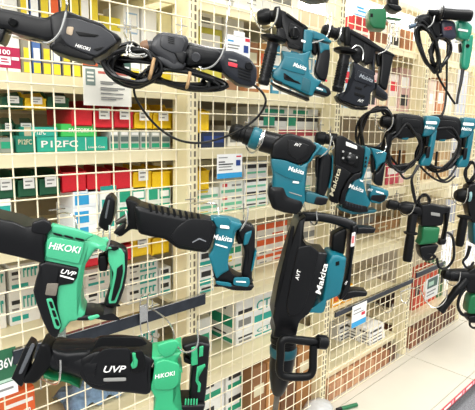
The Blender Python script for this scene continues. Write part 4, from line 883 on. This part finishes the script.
f.slab('trigger', [(370,153),(375.5,157),(375,172),(371,173),(370,163)], .028, BLK2, 0, .004)
f.slab('handle', [(376,170),(379.5,164),(385,160),(384.5,172),(382.5,186),(376,185),(371,180),(372.5,172)], .044, BLK, 0, .006, rc=.15)
f.slab('battery', [(366,183),(374,185.5),(387,190),(389,195),(385.5,200.5),(380,204),(367,200.5)], .072, TEAL, 0, .005, rc=.15)
f.slab('battery_label', [(372,195),(387,195),(384.5,200.5),(380,202.5),(370,199.5)], .0015, BLK, .0368, .0003, rc=.15)
f.decal('maker_stripe', [(376,190.6),(384,193),(384,194.6),(376,192.4)], .0372, WHITE)
hook(f, (320, 128), [(318,142,-.03),(320,147.5,0),(326,150,.025),(330,146,.05),(330.5,136,.055),(329,133,.05)], 'chrome hook under the chuck of the black and teal hammer', .0026)
hook(f, (384, 132), [(386,143,-.04),(385,150,0),(381,152.5,.03),(376,153,.04)], 'chrome hook over the handle of the black and teal hammer')

# demolition hammer
f = Fr('demolition_hammer', 'large black and teal demolition hammer hanging upright, centre right', 'hammer', 308, 290, -.22, 42)
f.slab('main_housing', [(291,222),(294,214),(299,211),(304,214),(304,224),(300,238),(309,244),(321,246),(326,252),(323,268),(316,300),(309,313),(299,321),(296,336),(272,336),(273,320),(270.5,309),(271.5,300),(276,274),(283,247)], .12, BLK, 0, .022, rc=.2, dome=.006)
f.slab('front_panel', [(298,247),(310,245),(319,252),(315,272),(306,303),(299,315),(289,316),(286,306),(291,278)], .01, BLK, .06, .004, rc=.08)
f.slab('housing_rib', [(291,226),(295,226),(291,250),(282,290),(277,308),(274,308),(278,284),(286,250)], .008, BLK2, .056, .003)
f.slab('motor_band', [(321,254),(325,247),(331,247),(338,251),(344,255),(344,276),(340,295),(326,301),(311,307),(315,298),(319,276)], .115, TEAL, 0, .012, rc=.18, dome=.004)
f.slab('band_window', [(335.6,262),(339.4,261),(339.4,265),(335.6,266)], .0015, BLK2, .0578, .0003, rc=0)
f.text('Makita', (320.6,294.5), (328,264), 5.6, .0606, WHITE, .12)
f.text('AVT', (298.5,280.5), (301,270), 3.6, .0655, WHITE, .15)
f.tube('top_handle', [(299,218,0),(306,216.5,0),(320,217,0),(334,219.5,0),(346,223,0),(354,227,0)], [5,5,4.6,4.6,5,5.2], BLK, seg=16)
f.slab('grip_stripe', [(313,216),(329,218),(329,219.6),(313,217.6)], .003, TEALD, .0125, .001)
f.slab('rear_column', [(347,222),(355,222),(357.5,229),(355,245),(352.5,262),(350,290),(343,299),(336,296),(342,275),(346,250)], .07, BLK, 0, .01, rc=.18)
f.slab('column_panel', [(330,231),(345,225),(347,236),(344,257),(330,249),(329,240)], .05, BLK2, -.02, .008)
f.slab('warning_label', [(352,233),(355.6,232),(354.6,246),(350.6,247)], .0012, mat('pale_sticker', '#ddd6d2', .5), .0358, .0003, rc=.1)
f.decal('label_red', [(352.2,236),(354.6,235.6),(353.8,243),(351.6,243.4)], .037, mat('sticker_red', '#cf6d6d', .5), rc=.1)
f.slab('upper_foot', [(354,224.5),(363,225),(374,227),(375.5,230),(374,233.5),(360,233.5),(354,232)], .05, BLK, 0, .005)
f.slab('lower_foot', [(341,288),(350,286),(366,289.5),(366.5,296.5),(355,297.5),(341,300)], .05, BLK, 0, .005)
f.text('ON', (346,285), (348,281.5), 2, .0366, WHITE, 0)
c_ = f.lathe('collar', (284,331), (283.5,349), [(0,12),(.1,12.6),(.25,12.6),(.3,13.6),(.55,13.6),(.6,12.8),(1,13)], BLK2)
f.slab('latch_window', [(281.5,324),(286.5,324),(286.5,327.5),(281.5,327.5)], .004, mat('amber_latch', '#a69a78', .4), .046, .001, rc=.1, parent=c_)
f.lathe('teal_collar', (283.4,346), (283,355), [(0,13.2),(.15,14),(.85,13.8),(1,13)], TEALD)
f.lathe('barrel', (283,354), (277.5,394), [(0,13),(.3,12.6),(.6,10.6),(.88,7.6),(1,5)], BLK)
f.lathe('chisel', (277.6,392), (273.5,424), [(0,3),(.9,2.8),(1,2.4)], DSTEEL, seg=6)
h_ = f.tube('side_handle', [(313,342,.07),(300,340.5,.085),(286,339,.1),(281,343,.105),(280.5,356,.105),(279.5,370,.105),(284,376,.105),(296,377,.1),(308,376,.09),(312.5,370,.085),(313,357,.08),(313.5,345,.075)], 4, BLK2, seg=14)
f.lathe('handle_rod', (286,338.5), (321,342), [(0,3.8),(1,3.8)], BLK, .1, .06, parent=h_)
kn = f.lathe('clamp_knob', (317,341.5), (327,342.6), [(0,6),(.1,7),(.85,7),(1,5.4)], BLK2, .065, .058)
for k in range(7): f.lathe('knob_ridge', (318.5,335.8+k*2), (325.5,336.6+k*2), [(0,.8),(1,.8)], BLK, .065+.014*cos((k-3)/3.2), .058+.014*cos((k-3)/3.2), seg=8, parent=kn)
hook(f, (303, 200), [(306,212,-.05),(312,223.5,-.02),(316,224,.01),(317,219,.026),(316,211,.028)], 'chrome hook under the top handle of the demolition hammer', .003)

# green tool at the top and the tool above the teal hammer
f = Fr('cordless_driver', 'green cordless tool with black grip cut off by the top edge, right of centre', 'power tool', 382, 14, -.2, 46)
f.slab('battery', [(367,10),(385,8),(387,14),(384,30),(378,32),(369,31.6),(365.4,27)], .07, DGRN, 0, .006, rc=.15)
f.slab('battery_latch', [(370.4,13.5),(373,13.5),(373,17),(370.4,17)], .002, BLK2, .0355, .0004, rc=0)
f.slab('base', [(383,6),(400,5),(402.5,10),(392,15.5),(385,12)], .068, BLK, 0, .006)
f.slab('grip', [(386,-26),(398,-26),(399,8),(386,9)], .04, BLK, 0, .012)
f.slab('motor_body', [(366,-50),(404,-50),(408,-28),(398,-22),(374,-24)], .06, DGRN, 0, .01)
f.slab('base_tongue', [(385,17.5),(401,18.5),(401,20.5),(386,20)], .03, DGRN, 0, .002)
hook(f, (411, 22), [(398,24,-.04),(388,22,-.02),(385,18,.0),(385,14,-.04)], 'chrome hook under the green tool at the top')
hook(f, (396, 34), [(390,34,-.04),(388,40,0),(388,44,.03),(385,49,.035)], 'short chrome hook tip below the green tool')
f = Fr('cordless_driver', 'teal and black tool foot just visible at the top edge, above the hammers', 'power tool', 312, 0, -.2, 46)
f.slab('battery', [(296,-6),(330,-6),(329,1),(318,4.5),(309,5),(300,1.5)], .07, BLK, 0, .004)
f.slab('base', [(298,-14),(332,-14),(331,-4),(297,-5)], .07, TEAL, 0, .004)
f.slab('grip', [(310,-44),(324,-44),(324,-12),(309,-12)], .04, BLK, 0, .01)
f.slab('motor_body', [(284,-66),(332,-66),(336,-48),(326,-42),(288,-44)], .06, TEAL, 0, .01)
hook(f, (315, -20), [(317,-14,-.05),(318,-4,-.06),(316,6,-.045),(316,9,-.045)], 'chrome hook behind the tool foot at the top edge')

# corded green drill, top right
f = Fr('rotary_hammer', 'corded drill in dark grey and sea green with long black side handle, top right', 'rotary hammer', 445, 30, -.2, 46)
f.lathe('chuck', (415,22), (430,21), [(0,3.5),(.1,5.5),(.4,6.8),(.75,7),(1,6)], BLK2)
f.slab('gear_housing', [(425,13),(436,13),(440,18),(440,38),(434,41),(428,34)], .06, BLK, 0, .007)
f.slab('motor_housing', [(437,21),(455,20.5),(457,37),(450,41),(438,40)], .062, mat('ink_plastic', '#262a3a', .4, bump=.1, scale=900), 0, .008, dome=.003)
f.text('HiKOKI', (444,30.4), (452,29.8), 3.4, .0345, REDPR, .1)
f.slab('rear_housing', [(454,21),(468,21),(473,26),(472,34),(464,41.5),(454,40)], .06, MGRN, 0, .008, dome=.003)
f.decal('maker_stripe', [(458,28.4),(468,30),(468,32),(458,30.6)], .0325, WHITE)
f.slab('handle', [(461,41),(466,36),(474,34),(473,46),(470,66),(466,70.5),(459,69),(459,62)], .042, MGRN, 0, .01)
f.slab('trigger', [(458,44),(461.5,43),(462,52),(458.5,53)], .026, BLK, 0, .004)
f.lathe('lock_button', (467.5,46), (467.8,46), [(0,2),(1,1.7)], BLK2, .02, .025)
h_ = f.lathe('side_handle', (440,13.5), (471,16), [(0,4.2),(.06,5.4),(.5,5),(.9,5.6),(1,5)], BLK2, .05)
f.lathe('handle_flange', (438,13.2), (443,13.8), [(0,4),(.4,7.6),(.7,7.4),(1,4)], BLK2, .05, parent=h_)
f.lathe('handle_bore', (471,16), (471.6,16.1), [(0,3.2),(1,3)], SLOT, .05, parent=h_)
f.lathe('clamp_stub', (428,11.5), (440,13), [(0,2),(.5,2.4),(1,3.4)], BLK, .045)
f.lathe('plug', (409,27), (416,25), [(0,2.5),(1,2)], mat('blue_grey_plug', '#4f6478', .4), .01)
f.coil('power_cord', 428, 47, 8, 24, 8, 1.3, CABLE, .02, .07, .22, -.35, seed=11)
f.coil('power_cord', 440, 52, 9, 15, 5, 1.2, CABLE, .01, .05, .2, .2, seed=12)
f.tube('cord_tail', [(448,40,.02),(447,60,.01),(446.5,90,0),(444.5,108,0),(441.5,116,0)], [1.1,1.1,1.1,1.1,1.6], CABLE)
f.tube('cord_tail', [(434,66,.02),(440,80,.01),(449,95,.0),(455,104,0)], 1.1, CABLE)
f.tube('cord_tail', [(463,68,0),(461,82,0),(458,96,0),(457,104,0)], [1.9,1.7,1.3,1.3], CABLE)
hook(f, (409, 20), [(413,27,-.02),(418,30.5,.01),(425,29,.04),(432,24,.055),(435,16,.05)], 'chrome hook under the chuck of the sea green drill', .003)
hook(f, (468, 50), [(470,40,-.03),(464,42,.0),(455,42,.034)], 'thin hook wire beneath the sea green drill housing')

# two corded teal drills
def corded(dx, dy, lab, seed, sc=1.0, detail=True):
    f = Fr('rotary_hammer', lab, 'rotary hammer', 410+dx, 128+dy, -.2, 46)
    T = lambda L: [(410+dx+(x-410)*sc, 128+dy+(y-128)*sc) for x, y in L]
    P = lambda x, y: T([(x, y)])[0]
    f.lathe('chuck', P(380,121), P(395,122), [(0,3),(.1,5.5),(.4,6.6*sc),(.8,6.8*sc),(1,6)], BLK2)
    f.slab('gear_housing', T([(391,114),(402,113),(424,116),(425,134),(412,138),(397,139),(391,134)]), .06, BLK, 0, .009, dome=.003)
    f.slab('housing_band', T([(402,118),(421,120),(421,128),(402,127)]), .005, GRAPH, .031, .002)
    f.slab('motor_housing', T([(422,115.5),(438,116.5),(441,120),(438,128),(430,136),(418,136.5),(420,126)]), .062, TEAL, 0, .008, dome=.003)
    f.text('Makita', P(424.5,128.6), P(434.5,129.4), 3.2*sc, .0345, WHITE, .1)
    f.decal('maker_stripe', T([(426,121),(437,121.6),(437,124.4),(426,123.8)]), .0325, WHITE)
    f.slab('handle', T([(428,134),(437,128),(436,140),(432.5,160),(430,166),(418,165.5),(418,161),(424,152),(427,143)]), .04, TEAL, 0, .008)
    f.slab('grip_insert', T([(423.5,147),(431,146),(429.5,158),(422,158)]), .044, BLK, 0, .004)
    f.slab('trigger', T([(424,136),(429,135),(428,146),(424,146)]), .026, BLK2, 0, .004)
    f.slab('teal_chin', T([(397,136),(410,136),(408,140),(400,139.5)]), .05, TEAL, 0, .003)
    h_ = f.lathe('side_handle', P(389,134), P(382,160), [(0,4),(.3,4.4),(.8,4.2),(1,3.4)], BLK2, .04)
    f.coil('power_cord', *P(404,147), 17*sc, 22*sc, 7, 1.25, CABLE, 0, .08, .2, .35, seed=seed)
    f.tube('cord_tail', [(*P(420,164),0),(*P(412,176),0),(*P(404,178),0),(*P(399,168),0),(*P(400,150),0)], 1.15, CABLE)
    return f
f = corded(0, 0, 'corded teal drill with coiled black cable, left of the pair at right', 21)
f.coil('cord_wrap', 375, 130, 15, 22, 7, 1.2, CABLE, -.01, .06, .2, .3, seed=23)
f.tube('cord_tail', [(418,165,0),(412,178,0),(413,190,0),(416,204,0)], [1.1,1.2,1.9,1.4], CABLE)
hook(f, (375, 118), [(377,124,-.02),(381,130,.02),(387,130.5,.045),(392,125,.05),(393,117,.05)], 'chrome hook under the chuck of the left corded teal drill', .003)
f = corded(37, 1.5, 'corded teal drill with cable, right of the pair at the right edge', 31)
f.tube('cord_tail', [(455,176,0),(447,182,0),(437,180,0),(428,174,0),(420,166,0)], 1.1, CABLE)
hook(f, (418, 120), [(419,126,-.02),(421,131,.02),(425,131,.045),(429,126,.05),(430,118,.05)], 'chrome hook under the chuck of the right corded teal drill', .003)

# black and green breaker
f = Fr('rotary_hammer', 'black breaker with a forest green middle and looped cable, right', 'hammer', 428, 226, -.2, 46)
f.lathe('chuck', (387,203.5), (402,207), [(0,3),(.06,4.6),(.6,5),(.7,4),(1,4.4)], BLK2)
f.lathe('barrel', (400,206.5), (422,211), [(0,4.6),(.2,6.6),(.8,7),(1,7)], BLK)
f.slab('upper_housing', [(416,203),(428,202),(440,205),(449,206),(450,212),(444,214),(443,226),(418,225),(417,214)], .066, BLK, 0, .008, rc=.2)
f.slab('badge', [(431,212),(440,213.4),(440,216.6),(431,215.2)], .0012, GREYPR, .0338, .0003, rc=.1)
f.slab('green_band', [(418,224),(430,225),(439.5,227),(438,243),(415.5,243),(417,236)], .074, DGRN, 0, .006, rc=.15, dome=.003)
f.slab('rear_cap', [(415,243),(438,243.5),(436,252),(430,259),(422,259),(417,253)], .068, BLK, 0, .007)
f.slab('handle', [(443,209),(450,206),(450,214),(447,232),(445.5,243),(440,242.5),(443,226)], .04, BLK, 0, .008)
f.slab('lower_arm', [(437,238),(446,238.5),(445.5,244.5),(437,244)], .042, BLK, 0, .004)
h_ = f.lathe('side_handle', (410.5,234), (407,261), [(0,3.6),(.2,4.4),(.9,4.6),(1,4)], BLK2, .04)
f.lathe('handle_neck', (413,214), (410.5,234), [(0,4.6),(1,4.2)], BLK, .03, .04, parent=h_)
f.lathe('handle_flange', (410.8,231.6), (410.5,234), [(0,5),(.4,7),(1,6)], BLK2, .04, parent=h_)
f.coil('power_cord', 424.5, 201, 5.5, 6, 4, 1.2, CABLE, .01, .06, .15, 0, seed=41)
f.tube('cord_loop', [(447,232,0),(452,236,.01),(454,247,.01),(453,260,.01),(446,268,.0),(439,267,0),(437,258,0)], 1.3, CABLE)
f.coil('cord_bunch', 428, 257, 6, 3, 3, 1, CABLE, .02, .03, .15, 0, seed=44)
hook(f, (396, 196), [(399,206,-.03),(401,213.5,.0),(406,215.5,.03),(412,212,.045),(415,204,.045)], 'chrome hook around the barrel of the green breaker', .003)

# teal hammer at the right edge
f = Fr('rotary_hammer', 'dark teal hammer cut by the right edge, with a pale teal nose ring', 'rotary hammer', 466, 215, -.2, 46)
f.lathe('nose', (455,195), (472,196), [(0,4),(.15,6),(.5,7.6),(.75,8),(.8,7),(1,7)], BLK2)
f.lathe('nose_ring', (466,195.6), (468.5,195.8), [(0,8),(.5,8.5),(1,8)], mat('pale_teal', '#7fa7a8', .35))
f.slab('gear_housing', [(462,184),(480,180),(492,190),(490,222),(468,222),(462,204)], .07, BLK, 0, .008)
f.slab('motor_body', [(467,219),(492,222),(490,246),(470,244)], .074, TEALD, 0, .007)
f.slab('handle', [(489,196),(500,200),(498,244),(488,244)], .044, BLK, 0, .01)
h_ = f.lathe('side_handle', (464,218), (459,246), [(0,3.6),(.2,4.2),(.9,4.2),(1,3.4)], BLK2, .04)
f.lathe('handle_flange', (464.5,215.4), (464,218), [(0,5),(.4,7),(1,6)], BLK2, .04, parent=h_)
f.coil('power_cord', 470, 172, 5, 9, 4, 1.1, CABLE, .0, .05, .2, .2, seed=51)
f.tube('cord_tail', [(470,246,0),(467,256,0),(463,262,0),(468,268,0),(474,262,0)], [2,1.6,1.2,1.2,1.2], CABLE)
hook(f, (452, 186), [(452,197,-.03),(455,203,0),(461,205,.03),(466,200,.05),(468,188,.05)], 'chrome hook under the nose of the hammer at the right edge', .003)
# green breaker at the lower right edge
f = Fr('rotary_hammer', 'black drill with green middle hanging lowest at the right edge', 'rotary hammer', 462, 285, -.2, 46)
f.lathe('chuck', (442,273), (450,275), [(0,3),(.2,5),(1,5.6)], BLK2)
f.lathe('barrel', (449,275), (472,275), [(0,6),(.3,6.6),(1,7)], BLK)
f.slab('gear_housing', [(464,266),(490,264),(492,292),(466,292),(461,282)], .066, BLK, 0, .008)
f.slab('green_band', [(465,291),(492,291),(490,312),(464,312)], .074, DGRN, 0, .006)
f.slab('rear_cap', [(463,312),(490,312),(487,322),(468,322)], .068, BLK, 0, .007)
f.tube('cord_loop', [(466,288,.03),(460,296,.03),(458,306,.03),(462,314,.03),(468,316,.02)], 1.6, CABLE)
f.tube('cord_loop', [(470,318,.0),(470,325,0),(474,328,0),(479,326,0)], 1.2, CABLE)
h_ = f.lathe('side_handle', (460,286), (440,311), [(0,3.4),(.15,4.4),(.3,3.6),(.7,3.8),(1,4.4)], BLK2, .03)
f.lathe('handle_neck', (466,279), (458.6,288), [(0,4),(1,4)], BLK, .02, .03, parent=h_)
hook(f, (444, 266), [(446,276,-.03),(448,283.5,.0),(454,285.5,.03),(459,281,.045),(460.5,272,.045)], 'chrome hook under the barrel of the lowest right drill', .003)

# loose hooks on the rails
def rod(pts, lab, r=.0022):
    P = [W(*p) for p in pts]; m0 = P[0]; bm = bmesh.new(); add_tube(bm, spline([p-m0 for p in P], 8), r, 8)
    return tag(mesh_obj('wire_hook', bm, STEEL, None, m0), lab, 'hook', 'wire hooks holding the tools')
rod([(400,292,-.02),(412,288,-.05),(420,290,-.1),(425,300,-.14),(432,307,-.18),(440,306,-.21),(446,299,-.22),(447,290,-.22)], 'large empty chrome hook curving below the lower right drill', .003)
rod([(376,302,-.02),(380,306,-.06),(385,312,-.1),(391,311,-.13),(393,304,-.14)], 'small empty chrome hook on the dark rail above the striped boxes')
rod([(404,291,-.02),(401,294,-.05),(402,301,-.07),(407,303,-.09),(410,297,-.1)], 'small empty chrome hook near the upright below the green breaker')
def bracket(u, v, lab):
    p = W(u, v, -.02); t = box_obj('hook_bracket', p.x-.013, p.x+.013, -.024, -.0195, p.z-.026, p.z+.026, STEEL, bev=.001); tag(t, lab, 'bracket', 'hook brackets on the rails')
    o3 = Vector((p.x, -.02175, p.z-.026))
    for dx in (-.012, .012):
        bm = bmesh.new(); a = Vector((p.x+dx, -.026, p.z+.045))-o3; add_tube(bm, spline([a+Vector((0, -.02, .02)), a, a-Vector((0, 0, .09)), a-Vector((0, .02, .11)), a-Vector((0, .05, .105)), a-Vector((0, .055, .09))], 6), .0018, 7)
        mesh_obj('bracket_wire', bm, STEEL, t)
bracket(143, 313, 'chrome hook bracket on the black rail above the lower green saw')
bracket(60, 333, 'chrome hook bracket on the black rail behind the green saw grip')

# things lying on the deck
z0 = ZD
def onz(u, v, z):
    r = ray(u, v); return CAM + r*((z-CAM.z)/r.z)
p = onz(348, 405, ZD+.02)
bm = bmesh.new(); add_tube(bm, [(-.05,0,0),(.035,0,0)], .009, 14); t = mesh_obj('marker_pen', bm, DGRN, None, (p.x, p.y, ZD+.0105)); t.rotation_euler = (0, 0, radians(160))
tag(t, 'green marker with a black cap lying on the deck', 'marker')
bm = bmesh.new(); add_tube(bm, [(.036,0,0),(.06,0,0)], [.0098,.0085], 14); mesh_obj('pen_cap', bm, BLK, t)
p = onz(318, 412, ZD+.02)
bm = bmesh.new(); bmesh.ops.create_uvsphere(bm, u_segments=24, v_segments=14, radius=1)
for v in bm.verts:
    k = 1+.08*sin(9*v.co.x+5*v.co.y)*cos(7*v.co.z+4*v.co.x); v.co = Vector((v.co.x*.075*k, v.co.y*.06*k, max(v.co.z, -.7)*.04*k+.028))
t = mesh_obj('plastic_bag', bm, mat('grey_film', '#b5b6b4', .35, bump=.4, scale=60), None, (p.x, p.y, ZD+.001)); tag(t, 'crumpled grey plastic bag on the deck at the bottom edge', 'bag')
